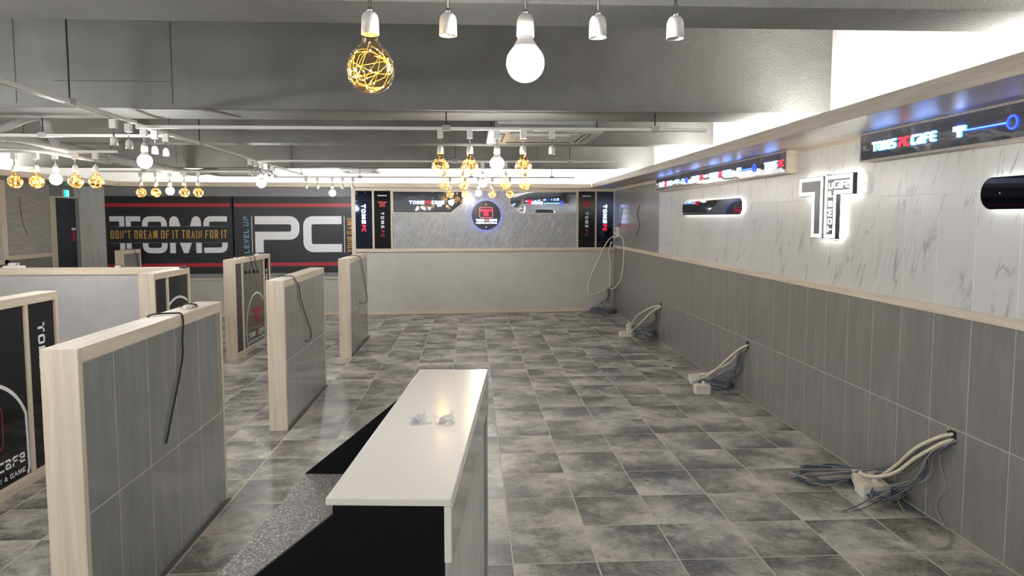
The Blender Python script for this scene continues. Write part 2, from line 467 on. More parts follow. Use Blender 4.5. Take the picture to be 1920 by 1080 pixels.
def rounded(stroke, mapf, rs, seg=4):
    closed = stroke[-1] == 'c'; S = stroke[:-1] if closed else stroke
    pts = [(mapf(p[0], p[1]), (p[2]*rs if len(p) > 2 else 0)) for p in S]; n = len(pts); out = []
    for i, (p, r) in enumerate(pts):
        p = Vector(p)
        if r <= 0 or (not closed and i in (0, n-1)): out.append(tuple(p)); continue
        a = Vector(pts[i-1][0]); c = Vector(pts[(i+1) % n][0])
        u = (a-p); v = (c-p); r = min(r, u.length*.49, v.length*.49)
        A = p+u.normalized()*r; B = p+v.normalized()*r
        for k in range(seg+1):
            s = k/seg; out.append(tuple(A*(1-s)**2+p*2*s*(1-s)+B*s*s))
    return out, closed

def glyph(mb, ch, x, y, wd, h, t, z0, z1, side=None):
    wrel, strokes = GL[ch]
    W = wd*wrel if wrel else t
    mapf = lambda a, b: (x+t/2+a*max(W-t, 0) if wrel else x+t/2, y+t/2+b*(h-t))
    for s in strokes:
        pts, cl = rounded(s, mapf, min(W if wrel else 1, h))
        ribbon(mb, pts, cl, t, z0, z1, side)
    return W

def text_width(s, wd, t, gap, space):
    return sum((space if c == ' ' else (wd*GL[c][0] if GL[c][0] else t)+gap) for c in s)-gap

def text(s, x0, x1, y, h, t, z0, z1, gap=.25, space=.6, side=None, mb=None):
    """string stretched to fill x0..x1; gap and space relative to the letter width"""
    mb = mb or MB()
    units = sum((space if c == ' ' else GL[c][0]+gap) for c in s)-gap
    fixed = sum(t for c in s if c != ' ' and GL[c][0] == 0)
    wd = (x1-x0-fixed)/units; x = x0
    for c in s:
        if c == ' ': x += space*wd; continue
        x += glyph(mb, c, x, y, wd, h, t, z0, z1, side)+gap*wd
    return mb

def letters(s, x0, x1, y, h, t, z0, z1, mats, parent, gap=.25, space=.6, name='letter', mat=None):
    """the same, each letter an object of its own"""
    units = sum((space if c == ' ' else GL[c][0]+gap) for c in s)-gap
    fixed = sum(t for c in s if c != ' ' and GL[c][0] == 0)
    wd = (x1-x0-fixed)/units; x = x0
    for c in s:
        if c == ' ': x += space*wd; continue
        mb = MB(); x += glyph(mb, c, x, y, wd, h, t, z0, z1, 1)+gap*wd
        mb.build(name, mats, parent, mat)

ROT90 = lambda x, y: Matrix.Translation((x, y, 0)) @ Matrix.Rotation(PI/2, 4, 'Z')
ROTM90 = lambda x, y: Matrix.Translation((x, y, 0)) @ Matrix.Rotation(-PI/2, 4, 'Z')

def emblem_polys(x, y, W, H, arm, stem, slit):
    """the two mirrored halves of the double T"""
    hw = W/2
    L = [(x, y+H-arm), (x+hw-slit/2-stem, y+H-arm), (x+hw-slit/2-stem, y), (x+hw-slit/2, y), (x+hw-slit/2, y+H), (x, y+H)]
    Rr = [(2*x+W-px, py) for px, py in L][::-1]
    return L, Rr

def ring(mb, cx, cy, r, t, z0, z1, a0=0, a1=2*PI, n=48, side=None):
    closed = abs(a1-a0-2*PI) < 1e-6
    pts = [(cx+r*math.cos(a0+(a1-a0)*i/n), cy+r*math.sin(a0+(a1-a0)*i/n)) for i in range(n if closed else n+1)]
    ribbon(mb, pts, closed, t, z0, z1, side)

def rrect(x0, x1, y0, y1, r, seg=6):
    pts = []
    for cx, cy, a in ((x1-r, y0+r, -PI/2), (x1-r, y1-r, 0), (x0+r, y1-r, PI/2), (x0+r, y0+r, PI)):
        for k in range(seg+1):
            an = a+PI/2*k/seg; pts.append((cx+r*math.cos(an), cy+r*math.sin(an)))
    return pts

# ------------------------------------------------------------------ tiles
_tiles = {}
def tile_mesh(wd, h, depth, bev, mat):
    key = (round(wd, 4), round(h, 4), round(depth, 4), mat.name)
    if key not in _tiles:
        mb = MB(); e = bev
        mb.v = [(0, 0, -depth), (wd, 0, -depth), (wd, h, -depth), (0, h, -depth), (0, 0, -e), (wd, 0, -e), (wd, h, -e), (0, h, -e),
                (e, e, 0), (wd-e, e, 0), (wd-e, h-e, 0), (e, h-e, 0)]
        for q in ((0, 1, 5, 4), (1, 2, 6, 5), (2, 3, 7, 6), (3, 0, 4, 7), (4, 5, 9, 8), (5, 6, 10, 9), (6, 7, 11, 10), (7, 4, 8, 11), (8, 9, 10, 11)): mb.face(q)
        me = mb.mesh('tile', mat); uvl = me.uv_layers.new(name='UVMap')
        for lp in me.loops: uvl.data[lp.index].uv = (mb.v[lp.vertex_index][0]/wd, mb.v[lp.vertex_index][1]/h)
        _tiles[key] = me
    return _tiles[key]

def tile(parent, wd, h, m, mat, depth=.008, bev=.0012):
    return link('tile', tile_mesh(wd, h, depth, bev, mat), parent, m)

# ================================================================== SETTING
XR, XL = 2.52, -6.40
TH = .07                                   # the end wall runs 4 degrees off square
cB, sB = math.cos(TH), math.sin(TH)
def back(u, off=0.0, z=0.0, y0=12.27):     # point on the end wall, off = towards the room
    return Vector((u*cB + off*sB, y0 + u*sB - off*cB, z))
def back_frame(u, z, off=0.0, y0=12.27):
    return frame(back(u, off, z, y0), (cB, sB, 0), (0, 0, 1))
RIGHT = lambda y, z, off=0.0: frame((XR-off, y, z), (0, -1, 0), (0, 0, 1))
EAST = lambda x, y, z: frame((x, y, z), (0, 1, 0), (0, 0, 1))

floor = MB().box(-7.2, 2.7, -6, 14, -.12, -.0005).build('floor', GROUT)
tag(floor, 'grey mottled square ceramic floor tiles with pale grout', kind='structure')

def project(p):
    d = Vector(p)-Vector((0, 0, CAM_Z)); f = d.dot(fwd)
    if f < .2: return None
    return (960+1336.1*d.dot(r2)/f, 514.44-1336.1*d.dot(u2)/f)
T = .4; cells = []
for i in range(-18, 6):
    for j in range(-3, 24):
        x0 = (i+.4746)*T; y0 = (j+8.1603)*T; wd = T
        if x0 > XR or x0 < -6.8: continue
        if x0+T > XR: wd = XR-x0-.014
        q = [project((a, b, 0)) for a, b in ((x0, y0), (x0+wd, y0), (x0+wd, y0+T), (x0, y0+T))]
        ar = 0
        if all(q):
            inside = any(0 <= p[0] <= 1920 and 0 <= p[1] <= 1080 for p in q)
            ar = abs(sum(q[k][0]*q[(k+1) % 4][1]-q[(k+1) % 4][0]*q[k][1] for k in range(4)))/2 if inside else 0
        # the floor hidden behind the long divider row or under the counter counts last
        hid = (x0 < -2.9 and y0 > 4.2) or (x0 < -1.5 and y0 < 2.6) or (-.7 < x0 < 0 and y0 < 2.4)
        cells.append((0 if hid else ar, x0, y0, wd))
cells.sort(reverse=True)
G = .0034
for ar, x0, y0, wd in cells[:300]:
    tile(floor, wd-2*G, T-2*G, Matrix.Translation((x0+G, y0+G, 0)), FLOOR, .004, .001)
rest = MB()
def add_cell(x0, y0, wd):
    b = len(rest.v); e = .001; W = wd-2*G; H = T-2*G; X = x0+G; Y = y0+G
    rest.v += [(X, Y, -.003), (X+W, Y, -.003), (X+W, Y+H, -.003), (X, Y+H, -.003), (X+e, Y+e, 0), (X+W-e, Y+e, 0), (X+W-e, Y+H-e, 0), (X+e, Y+H-e, 0)]
    for q in ((4, 5, 6, 7), (0, 1, 5, 4), (1, 2, 6, 5), (2, 3, 7, 6), (3, 0, 4, 7)): rest.face([b+k for k in q])
for ar, x0, y0, wd in cells[300:]: add_cell(x0, y0, wd)
for j in range(-24, -3):
    for i in range(-18, 6):
        if (i+.4746)*T < XR: add_cell((i+.4746)*T, (j+8.1603)*T, min(T, XR-(i+.4746)*T))
ro = rest.build('tile_field', FLOOR, floor); tag(ro, kind='stuff')
uvl = ro.data.uv_layers.new(name='UVMap'); UVQ = [(0, 0), (1, 0), (1, 1), (0, 1)]
for lp in ro.data.loops: uvl.data[lp.index].uv = UVQ[lp.vertex_index % 4]

# ---- right wall
wr = MB().box(XR, XR+.2, -6, 14, 0, 3.1).build('wall_right', GROUT_W)
tag(wr, 'long right wall, grey tiles below and white marble tiles above', kind='structure')
MB().box(XR-.0096, XR, -6, 12.45, 0, 1.13).build('grout_bed', GROUT_W, wr)
MB().box(XR-.004, XR, -6, 13.7, 2.2, 3.05).build('upper_plaster', WHITEWALL, wr)
PITCHW = .2935; y_join = 3.125
g = .0016
k = -6
while True:
    y0 = y_join+k*PITCHW; k += 1
    if y0 > 12.4: break
    for z0, z1 in ((0, .54), (.54, 1.135)):
        tile(wr, PITCHW-2*g, z1-z0-2*g, frame((XR-.010, y0+PITCHW-g, z0+g), (0, -1, 0), (0, 0, 1)), TILE_R)
MARB_END = 9.44
MB().box(XR-.0096, XR, -6, MARB_END, 1.17, 2.17).build('tile_bed', GROUT_M, wr)
k = -6
while True:
    y0 = y_join+k*PITCHW; k += 1
    if y0 > MARB_END-.1: break
    wd = min(PITCHW, MARB_END-y0)
    for z0, z1 in ((1.17, 1.77), (1.77, 2.165)):
        tile(wr, wd-2*g, z1-z0-2*g, frame((XR-.010, y0+wd-g, z0+g), (0, -1, 0), (0, 0, 1)), MARBLE)
k = 0
y0 = MARB_END
while y0 < 12.4:
    wd = .6
    tile(wr, wd-.001, .99, frame((XR-.012, y0+wd, 1.17), (0, -1, 0), (0, 0, 1)), TILE_B)
    y0 += wd
t1 = MB().box(XR-.030, XR-.002, -6, 12.5, 1.127, 1.174).build('trim_1', WOOD['y'], bevel=.003)
tag(t1, 'pale oak rail running along the right wall above the grey tiles', kind='structure')
t2 = MB().box(XR-.022, XR-.002, MARB_END, 12.44, 2.118, 2.16).build('trim_2', WOOD['y'], bevel=.002)
tag(t2, 'oak strip under the right soffit above the plain grey panels', kind='structure')
MB().box(XR-.016, XR-.002, 4.36, 5.39, 2.135, 2.16).build('trim_strip', WOOD['y'], t2)

# ---- end wall (right part, in front) and mural wall (left part, set back)
wb = bpy.data.objects.new('wall_back', None); COL.objects.link(wb); wb.matrix_world = back_frame(0, 0)
tag(wb, 'grey papered end wall with slate tiles above an oak rail', kind='structure')
U0, U1 = -1.99, 2.60
MB().box(U0, U1, -.0, 2.155, -.3, -.012).build('wall_core', WALLPAPER, wb)
MB().box(U0+.03, U1, 0, 1.08, -.012, 0).build('wallpaper_dado', WALLPAPER, wb)
MB().box(U0, U1, 1.1, 2.15, -.012, -.0014).build('tile_bed', GROUT_W, wb)
uu = .39-6*.2985
while uu < 1.84:
    a, b_ = max(uu, -1.335), min(uu+.2985, 1.845)
    for z0, z1 in ((1.13, 1.735), (1.735, 2.11)):
        if b_-a > .02: tile(wb, b_-a-.003, z1-z0-.003, Matrix.Translation((a+.0015, z0+.0015, 0)), SLATE, .006)
    uu += .2985
bb = MB().box(U0+.03, U1-.03, .004, .062, 0, .012).build('baseboard_back', WOOD['x'], mat=back_frame(0, 0), bevel=.002)
tag(bb, 'pale oak baseboard along the grey end wall', kind='structure')
tr = bpy.data.objects.new('trim_3', None); COL.objects.link(tr); tr.matrix_world = back_frame(0, 0)
tag(tr, 'pale oak frame around the signs on the end wall', kind='structure')
def fr(x0, x1, y0, y1, ax, d=.02): MB().box(x0, x1, y0, y1, .0, d).build('frame_board', WOOD[ax], tr, bevel=.002)
fr(U0+.03, U1, 1.078, 1.133, 'x', .03); fr(U0, U1, 2.105, 2.155, 'x')
fr(U0-.02, U0+.045, .0, 2.155, 'z', .04)
fr(-1.669, -1.637, 1.133, 2.105, 'z'); fr(-1.363, -1.333, 1.133, 2.105, 'z')
fr(1.840, 1.868, 1.133, 2.105, 'z'); fr(2.166, 2.192, 1.133, 2.105, 'z'); fr(2.496, 2.60, 1.133, 2.105, 'z')

MY = 12.36
wm = bpy.data.objects.new('wall_back_left', None); COL.objects.link(wm); wm.matrix_world = back_frame(0, 0, 0, MY)
tag(wm, 'end wall behind the large black murals, papered grey below', kind='structure')
MB().box(-7.4, U0+.05, 0, 2.155, -.3, -.004).build('wall_core', WALLPAPER, wm)
MB().box(-6.28, U0, 2.012, 2.16, -.004, .004).build('header_panel', VIOLET, wm)
MB().box(-5.93, U0, .665, .73, -.004, .03).build('ledge', VIOLET, wm)
MB().box(-5.93, U0, .625, .672, -.004, .02).build('wood_rail', WOOD['x'], wm, bevel=.002)
MB().box(-5.93, U0, .004, .062, -.004, .02).build('wood_baseboard', WOOD['x'], wm, bevel=.002)
MB().box(-6.29, -5.94, 0, 2.16, -.004, .012).build('stone_pilaster', stone_tile('pilaster_stone', srgb(186, 184, 182), srgb(202, 201, 199), srgb(216, 214, 212), .3, (3, .35, 3)), wm)
MB().box(-6.42, -6.31, 0, 1.97, -.004, .006).build('stone_pilaster', TILE_B, wm)
MB().box(-6.325, -6.29, 0, 1.99, -.004, .016).build('wood_post', WOOD['z'], wm)

# ---- left wall
wl = MB().box(XL-.2, XL, -6, 12.1, 0, 2.159).build('wall_left', WALLPAPER)
tag(wl, 'left wall with framed grey stone panels and a dark door', kind='structure')
def lw(name, y0, y1, z0, z1, d0, d1, m, **kw): return MB().box(XL+d0, XL+d1, y0, y1, z0, z1).build(name, m, wl, **kw)
SLATE_L = stone_tile('left_stone', srgb(150, 147, 142), srgb(172, 169, 164), srgb(198, 195, 190), .3, (5, 1.1, 5))
lw('stone_panel', 10.05, 11.25, 1.13, 2.16, 0, .012, SLATE_L)
lw('tile_panel', 10.05, 10.65, 0, 1.07, 0, .010, TILE_R); lw('tile_panel', 10.653, 11.25, 0, 1.07, 0, .010, TILE_R)
lw('wood_rail', 10.05, 11.25, 1.07, 1.13, 0, .025, WOOD['y'], bevel=.002)
lw('wood_post', 11.25, 11.36, 0, 1.99, 0, .035, WOOD['z'], bevel=.002)
lw('fabric_panel', 7.5, 10.0, 1.09, 2.16, .02, .10, WALLPAPER_H)
lw('wood_rail', 7.5, 10.05, 1.03, 1.09, .02, .12, WOOD['y'], bevel=.002)
lw('wood_post', 9.96, 10.05, 1.03, 2.16, .02, .12, WOOD['z'], bevel=.002)
lw('tile_panel', 7.5, 10.05, 0, 1.03, 0, .05, TILE_R)
lw('door_header', 11.25, 11.98, 1.985, 2.16, 0, .015, VIOLET)
dr = MB().box(XL+.0, XL+.03, 11.37, 11.93, 0, 1.965).build('door_1', NAVYDOOR, bevel=.002)
tag(dr, 'dark navy door in the far left corner', kind='structure')
MB().box(XL, XL+.04, 11.36, 11.95, 1.965, 1.99).build('door_head', WOOD['y'], dr); MB().box(XL, XL+.04, 11.93, 11.955, 0, 1.99).build('door_jamb', WOOD['z'], dr)
st = MB().box(XL+.03, XL+.0315, 11.79, 11.86, 1.28, 1.45).build('sticker', PRINTRED, dr)
MB().box(XL+.03, XL+.0315, 11.77, 11.89, 1.46, 1.50).build('sticker', PRINTWHITE, dr)

# ---- wall behind the camera, slab, beams, soffits
wf = MB().box(-7, 2.8, -6.2, -6, 0, 3.1).build('wall_front', WALLPAPER); tag(wf, 'grey wall behind the viewpoint', kind='structure')
ce = MB().box(-7.4, 2.8, -6.2, 14.2, 3.0, 3.15).build('ceiling', CONC); tag(ce, 'bare grey painted concrete ceiling with deep beams', kind='structure')
for y0, y1, zb in ((-4.8, -4.4, 2.37), (-2.3, -1.9, 2.37), (.05, .4, 2.37), (2.50, 2.785, 2.373), (4.937, 5.45, 2.372), (7.37, 7.62, 2.40), (9.78, 10.0, 2.325)):
    b = MB().box(-6.98, XR, y0, y1, zb, 3.0).build('beam', CONC, ce, bevel=.006)
sm = MB()                                                  # formwork seams on the beam above the room
for x in (-2.98, -1.98): sm.box(x-.002, x+.002, 4.934, 4.938, 2.40, 3.0)
sm.box(-2.75, -1.98, 4.934, 4.938, 2.546, 2.549)
for x in (-3.9, -2.4, -.55, .9): sm.box(x-.003, x+.003, 9.777, 9.781, 2.33, 3.0)
for x in (-4.4, -3.0): sm.box(x-.004, x+.004, 7.367, 7.371, 2.41, 3.0)
sm.build('formwork_seam', plain('seam_dark', srgb(84, 82, 79), .9), ce)
ub = MB().box(-7.2, 2.8, 13.7, 13.9, 1.9, 3.0).build('upper_end_wall', WHITEWALL, ce)
MB().box(-7.0, -6.9, -6, 13.7, 2.17, 3.0).build('upper_left_wall', WHITEWALL, ce)

SZ = 2.160
sr = bpy.data.objects.new('trim_4', None); COL.objects.link(sr); tag(sr, 'wooden soffit with fascia along the right wall, glowing strip hidden above', kind='structure')
MB().prism([(1.93, -6), (XR, -6), (XR, 12.55), (2.06, 12.55)], SZ, SZ+.018).build('soffit_board', SOFW['y'], sr)
MB().prism([(1.895, -6), (1.93, -6), (2.092, 12.25), (2.075, 12.238)], SZ-.005, 2.235).build('fascia', SOFW['y'], sr, bevel=.002)
sb = bpy.data.objects.new('trim_5', None); COL.objects.link(sb); tag(sb, 'wooden soffit with fascia along the end wall, glowing strip hidden above', kind='structure')
MB().prism([(-7.0, 11.56), (2.06, 12.245), (2.5, 14), (-7.0, 14)], SZ+.001, SZ+.017).build('soffit_board', SOFW['x'], sb)
MB().prism([(-5.56, 11.665), (2.06, 12.238), (2.06, 12.272), (-5.56, 11.70)], SZ-.005, 2.228).build('fascia', WOOD['x'], sb, bevel=.002)
sl = bpy.data.objects.new('trim_6', None); COL.objects.link(sl); tag(sl, 'wooden soffit with fascia along the left wall, glowing strip hidden above', kind='structure')
MB().box(-6.95, -5.585, -6, 11.7, SZ, SZ+.016).build('soffit_board', SOFW['y'], sl)
MB().box(-5.595, -5.555, -6, 11.69, SZ-.005, 2.228).build('fascia', WOOD['y'], sl, bevel=.002)

# ================================================================== DIVIDERS
ZT = 1.168
def divider_frame(t, L, wd, bottom, right_face=True):
    """boards of a divider; local y along its length, x = 0 on the face that looks right, body towards -x"""
    MB().box(-wd, 0, 0, .03, 0, ZT).build('end_board', WOOD['z'], t, bevel=.002)
    MB().box(-wd, 0, L-.03, L, 0, ZT-.0005).build('end_board', WOOD['z'], t, bevel=.002)
    MB().box(-wd, 0, .03, L-.03, ZT-.055, ZT-.0003).build('top_board', WOOD['y'], t, bevel=.002)
    if bottom: MB().box(-wd, 0, .03, L-.03, 0, .065).build('bottom_board', WOOD['y'], t, bevel=.002)

def tiled_divider(x, y, L, label, joint0, wd=.135):
    t = thing('booth_divider', label, 'divider', loc=(x, y, 0), group='tiled booth dividers')
    tag(t, kind='thing')
    divider_frame(t, L, wd, False)
    MB().box(-wd+.012, -.0035, .03, L-.03, 0, ZT-.055).build('panel_core', GROUT_W, t)
    ys = [.03] + [v for v in (joint0+i*.2935 for i in range(-3, 8)) if .05 < v < L-.06] + [L-.03]
    for a, b in zip(ys, ys[1:]):
        for z0, z1 in ((.004, .535), (.535, ZT-.056)):
            tile(t, b-a-.004, z1-z0-.004, EAST(-.003, a+.002, z0+.002), TILE_P, .007)
    MB().box(-.002, .018, .0, L, 0, .012).build('plinth_strip', plain('plinth_grey', srgb(92, 90, 88), .6), t)
    return t
A = tiled_divider(-1.432, 2.645, 1.50, 'nearest tiled grey divider with oak edges and black cable hanging down', 2.907-2.645)
B = tiled_divider(-1.432, 5.50, 1.50, 'middle tiled grey divider, standing behind the nearest one in its row', .295)
C = tiled_divider(-1.432, 8.46, 1.40, 'farthest tiled grey divider in the row, before the papered end wall', .3)

def sign_divider(x, y, L, label, divs, wd=.13, art=None, tee=None, arcz=.27):
    t = thing('sign_divider', label, 'divider', loc=(x, y, 0), group='dividers with black glass signs'); tag(t, kind='thing')
    divider_frame(t, L, wd, True)
    edges = [.03] + [e for d in divs for e in d] + [L-.03]
    for a, b in divs: MB().box(-wd, -.004, a, b, .065, ZT-.055).build('mullion', WOOD['z'], t, bevel=.002)
    for i in range(0, len(edges), 2):
        a, b = edges[i], edges[i+1]
        wide = b-a > .4
        p = MB().box(-.04, -.016, a, b, .065, ZT-.055).build('glass_panel', SMOKEGLASS if wide and art == 'smoke' else BLACKGLASS, t)
        F = EAST(-.0155, 0, 0)
        if wide:
            cy = tee if tee else (a+b)/2
            mb = MB(); mb.cur = 0
            rr = .43
            a0 = -.45; 
            pts = [(cy+rr*math.cos(q), arcz+rr*math.sin(q)) for q in [(-.45+(PI+.9)*i2/60) for i2 in range(61)]]
            run = [q for q in pts if a+.012 < q[0] < b-.012 and q[1] > .08]
            ribbon(mb, run, False, .022, 0, .0006)
            mb.build('printed_arc', PRINTWHITE, p, F)
            mb = MB()
            for poly in emblem_polys(cy-.14, .33, .28, .19, .055, .085, .012): mb.prism(poly, 0, .0006)
            ribbon(mb, rrect(cy-.17, cy+.17, .29, .56, .05), True, .006, 0, .0006)
            mb.build('printed_emblem', PRINTRED, p, F)
            x1 = min(cy+.36, b-.02); x0 = max(cy-.36, a+.02)
            if b-a > .7:
                letters('TOMS', x0, x0+.27, .16, .06, .013, 0, .0006, [PRINTWHITE]*2, p, mat=F); letters('CaFe', x1-.25, x1, .16, .06, .013, 0, .0006, [PRINTWHITE]*2, p, mat=F)
                letters('PC', x0+.30, x1-.28, .16, .06, .013, 0, .0006, [PRINTRED]*2, p, mat=F)
                text('INTERNET & MULTI & GAME', x0, x1, .095, .03, .0055, 0, .0006).build('lettering', PRINTWHITE, p, F)
        else:
            mid = (a+b)/2
            if i:
                text('TOMS', 0, .30, 0, .07, .015, 0, .0006, side=None).build('lettering', PRINTWHITE, p, F @ ROTM90(mid-.035, .98))
                text('PC', 0, .14, 0, .07, .015, 0, .0006).build('lettering', PRINTRED, p, F @ ROTM90(mid-.035, .64))
            else:
                mb = MB()
                for poly in emblem_polys(mid-.05, .50, .1, .07, .02, .03, .005): mb.prism(poly, 0, .0006)
                mb.build('printed_emblem', plain('faded_red', srgb(96, 34, 38), .4), p, F)
    return t
E_ = sign_divider(-2.73, 3.36, 1.48, 'cropped black glass divider at the left edge with white arc and red emblem', [(.27, .305), (1.132, 1.168)])
D_ = sign_divider(-2.73, 8.37, 1.46, 'far black glass divider with two black plugs hanging over its face', [(.275, .312), (1.172, 1.208)], art='smoke', tee=.85)
F_ = sign_divider(-2.73, 6.27, .79, 'short black glass divider closing the end of the long grey divider', [(.275, .312)], arcz=.48)
h = thing('long_divider', 'long grey papered divider with an oak top running across the left side', 'divider', loc=(-2.86, 7.045, 0)); tag(h, kind='thing')
MB().box(-3.45, 0, .012, .12, 0, ZT-.06).build('papered_panel', WALLPAPER_H, h)
MB().box(-3.45, 0, 0, .13, ZT-.062, ZT).build('top_board', WOOD['x'], h, bevel=.002)
MB().box(-3.45, 0, 0, .012, 0, .06).build('bottom_board', WOOD['x'], h, bevel=.002)
g_ = thing('booth_divider', 'small tiled divider showing above the long grey one, before the mural', 'divider', loc=(-5.21, 10.97, 0), group='tiled booth dividers'); tag(g_, kind='thing')
divider_frame(g_, .58, .12, False)
MB().box(-.11, -.0035, .03, .55, 0, ZT-.055).build('panel_core', GROUT_W, g_)
for a, b in ((.03, .25), (.25, .55)):
    for z0, z1 in ((.004, .535), (.535, ZT-.056)): tile(g_, b-a-.003, z1-z0-.003, EAST(-.003, a+.0015, z0+.0015), TILE_P, .007)

# ---- cables over the dividers
def cable(name, label, pts, r=.0045, mat=BLKPLASTIC, cat='cable', n=8, plug=None, group=None):
    t = thing(name, label, cat, loc=pts[0], group=group)
    o = Vector(pts[0]); P = [Vector(p)-o for p in smooth_path(pts, n)]
    MB().tube(P, r, 8).build('cord', mat, t, smooth=True)
    if plug:
        e = P[-1]; d = Vector(plug).normalized()
        m = MB().lathe([(.006, -.01), (.011, 0), (.018, .016), (.018, .03), (.0, .031)], 12)
        q = d.to_track_quat('Z', 'Y').to_matrix().to_4x4()
        m.build('plug', BLKPLASTIC, t, Matrix.Translation(e) @ q)
        pm = MB(); 
        for s in (-.007, .007): pm.tube([(s, 0, .03), (s, 0, .047)], .0023, 6)
        pm.build('prong', CHROME, t, Matrix.Translation(e) @ q)
    return t
zc = ZT+.005
cable('power_cable', 'black power cable draped over the nearest tiled divider', [(-1.556, 3.47, ZT-.03), (-1.5549, 3.50, zc), (-1.525, 3.575, zc+.001), (-1.47, 3.59, zc+.001), (-1.437, 3.585, zc-.001), (-1.424, 3.578, ZT-.03), (-1.4255, 3.565, 1.04), (-1.4255, 3.562, .97), (-1.4255, 3.52, .886), (-1.4255, 3.462, .795), (-1.4255, 3.391, .684), (-1.430, 3.347, .592)])
cable('power_cable', 'black power cable draped over the middle tiled divider', [(-1.56, 5.80, ZT-.03), (-1.556, 5.83, zc), (-1.50, 5.89, zc), (-1.445, 5.83, zc+.002), (-1.424, 5.82, ZT-.02), (-1.4245, 5.94, 1.09), (-1.4245, 6.02, .95), (-1.4245, 6.197, .78), (-1.4245, 6.34, .65), (-1.4245, 6.335, .588), (-1.4245, 6.236, .576), (-1.429, 6.158, .592)], .004)
cable('power_cable', 'thin black cable draped over the farthest tiled divider', [(-1.56, 9.05, zc), (-1.494, 9.09, zc), (-1.44, 9.10, zc+.001), (-1.424, 9.13, ZT-.01), (-1.4245, 9.24, 1.13), (-1.4245, 9.50, .89), (-1.4245, 9.78, .58), (-1.4245, 9.70, .512), (-1.4245, 9.354, .54), (-1.4285, 9.09, .578)], .0035)
cable('power_cable', 'black cord with plug, left one on the far black glass divider', [(-2.80, 8.99, zc), (-2.745, 8.98, zc), (-2.722, 8.965, ZT-.02), (-2.722, 8.94, 1.10), (-2.722, 8.915, 1.05), (-2.722, 8.895, 1.0)], .004, plug=(0, -.15, -1), group='plugs on the far divider')
cable('power_cable', 'black cord with plug, right one on the far black glass divider', [(-2.83, 9.22, zc), (-2.78, 9.20, zc), (-2.738, 9.13, zc), (-2.722, 9.12, ZT-.02), (-2.722, 9.174, 1.034), (-2.722, 9.215, .985)], .004, plug=(0, .25, -1), group='plugs on the far divider')
cable('power_cable', 'dark cable over the small divider before the mural', [(-5.33, 11.28, ZT-.02), (-5.325, 11.30, zc), (-5.26, 11.32, zc), (-5.205, 11.33, ZT-.01), (-5.203, 11.42, 1.0), (-5.203, 11.46, .8)], .004)
cable('bell_wire', 'thin dark wire hanging on the left stone panel by the door', [(XL+.016, 10.52, 1.95), (XL+.016, 10.53, 1.75), (XL+.016, 10.58, 1.55), (XL+.016, 10.66, 1.42)], .003, cat='wire')

# ---- odds and ends lying on the dividers
def terminal_cluster(name, label, loc, s=1.0, seed=1):
    rnd = random.Random(seed)
    t = thing(name, label, 'connector', loc=loc)
    for i in range(4):
        a = rnd.uniform(-.6, .6); x, y = rnd.uniform(-.02, .02)*s, (-.045+.03*i)*s
        m = MB().box(-.012*s, .012*s, -.014*s, .014*s, 0, .016*s); m.box(-.008*s, .008*s, -.010*s, .010*s, .016*s, .020*s)
        m.build('connector_block', PLASTIC, t, Matrix.Translation((x, y, .0005)) @ Matrix.Rotation(a, 4, 'Z'), bevel=.001)
    m = MB()
    for i in range(2):
        m.tube(smooth_path([(-.03*s, -.05*s+.03*i, .004), (-.01*s, -.02*s+.02*i, .022*s), (.02*s, .01*s+.02*i, .018*s), (.03*s, .045*s, .004)], 5), .002, 6)
    m.build('wire_lead', BLKPLASTIC, t, smooth=True)
    return t
terminal_cluster('cable_connectors', 'small white connectors with dark leads on the nearest tiled divider', (-1.50, 3.85, ZT), .95, 3)
terminal_cluster('cable_connectors', 'small white connectors on top of the far black glass divider', (-2.79, 9.42, ZT), 1.1, 5)
terminal_cluster('cable_connectors', 'white clip at the front end of the far black glass divider', (-2.80, 8.62, ZT), .7, 6)
terminal_cluster('cable_connectors', 'white connectors in the middle of the long grey divider top', (-3.43, 7.11, ZT), 1.1, 8)
bk = thing('corner_clip', 'black clamp at the far corner of the short black glass divider', 'clip', loc=(-2.76, 6.98, ZT))
MB().box(-.03, .03, -.02, .02, 0, .018).build('clamp_body', BLKPLASTIC, bk, bevel=.003); MB().tube([(.0, 0, .018), (.02, .01, .035)], .004, 6).build('clamp_lever', BLKPLASTIC, bk)
jb = thing('outlet_box', 'white outlet box with a loose wire on the long grey divider', 'outlet box', loc=(-4.40, 7.11, ZT))
MB().box(-.085, .085, -.04, .04, 0, .022).build('box_base', PLASTIC, jb, bevel=.004); MB().box(-.04, .035, -.03, .03, .022, .05).build('box_cover', PLASTIC, jb, bevel=.004)
MB().tube(smooth_path([(.03, -.03, .03), (.06, -.035, .045), (.02, -.04, .07), (-.03, -.04, .055)], 6), .003, 6).build('loose_wire', BLKPLASTIC, jb, smooth=True)

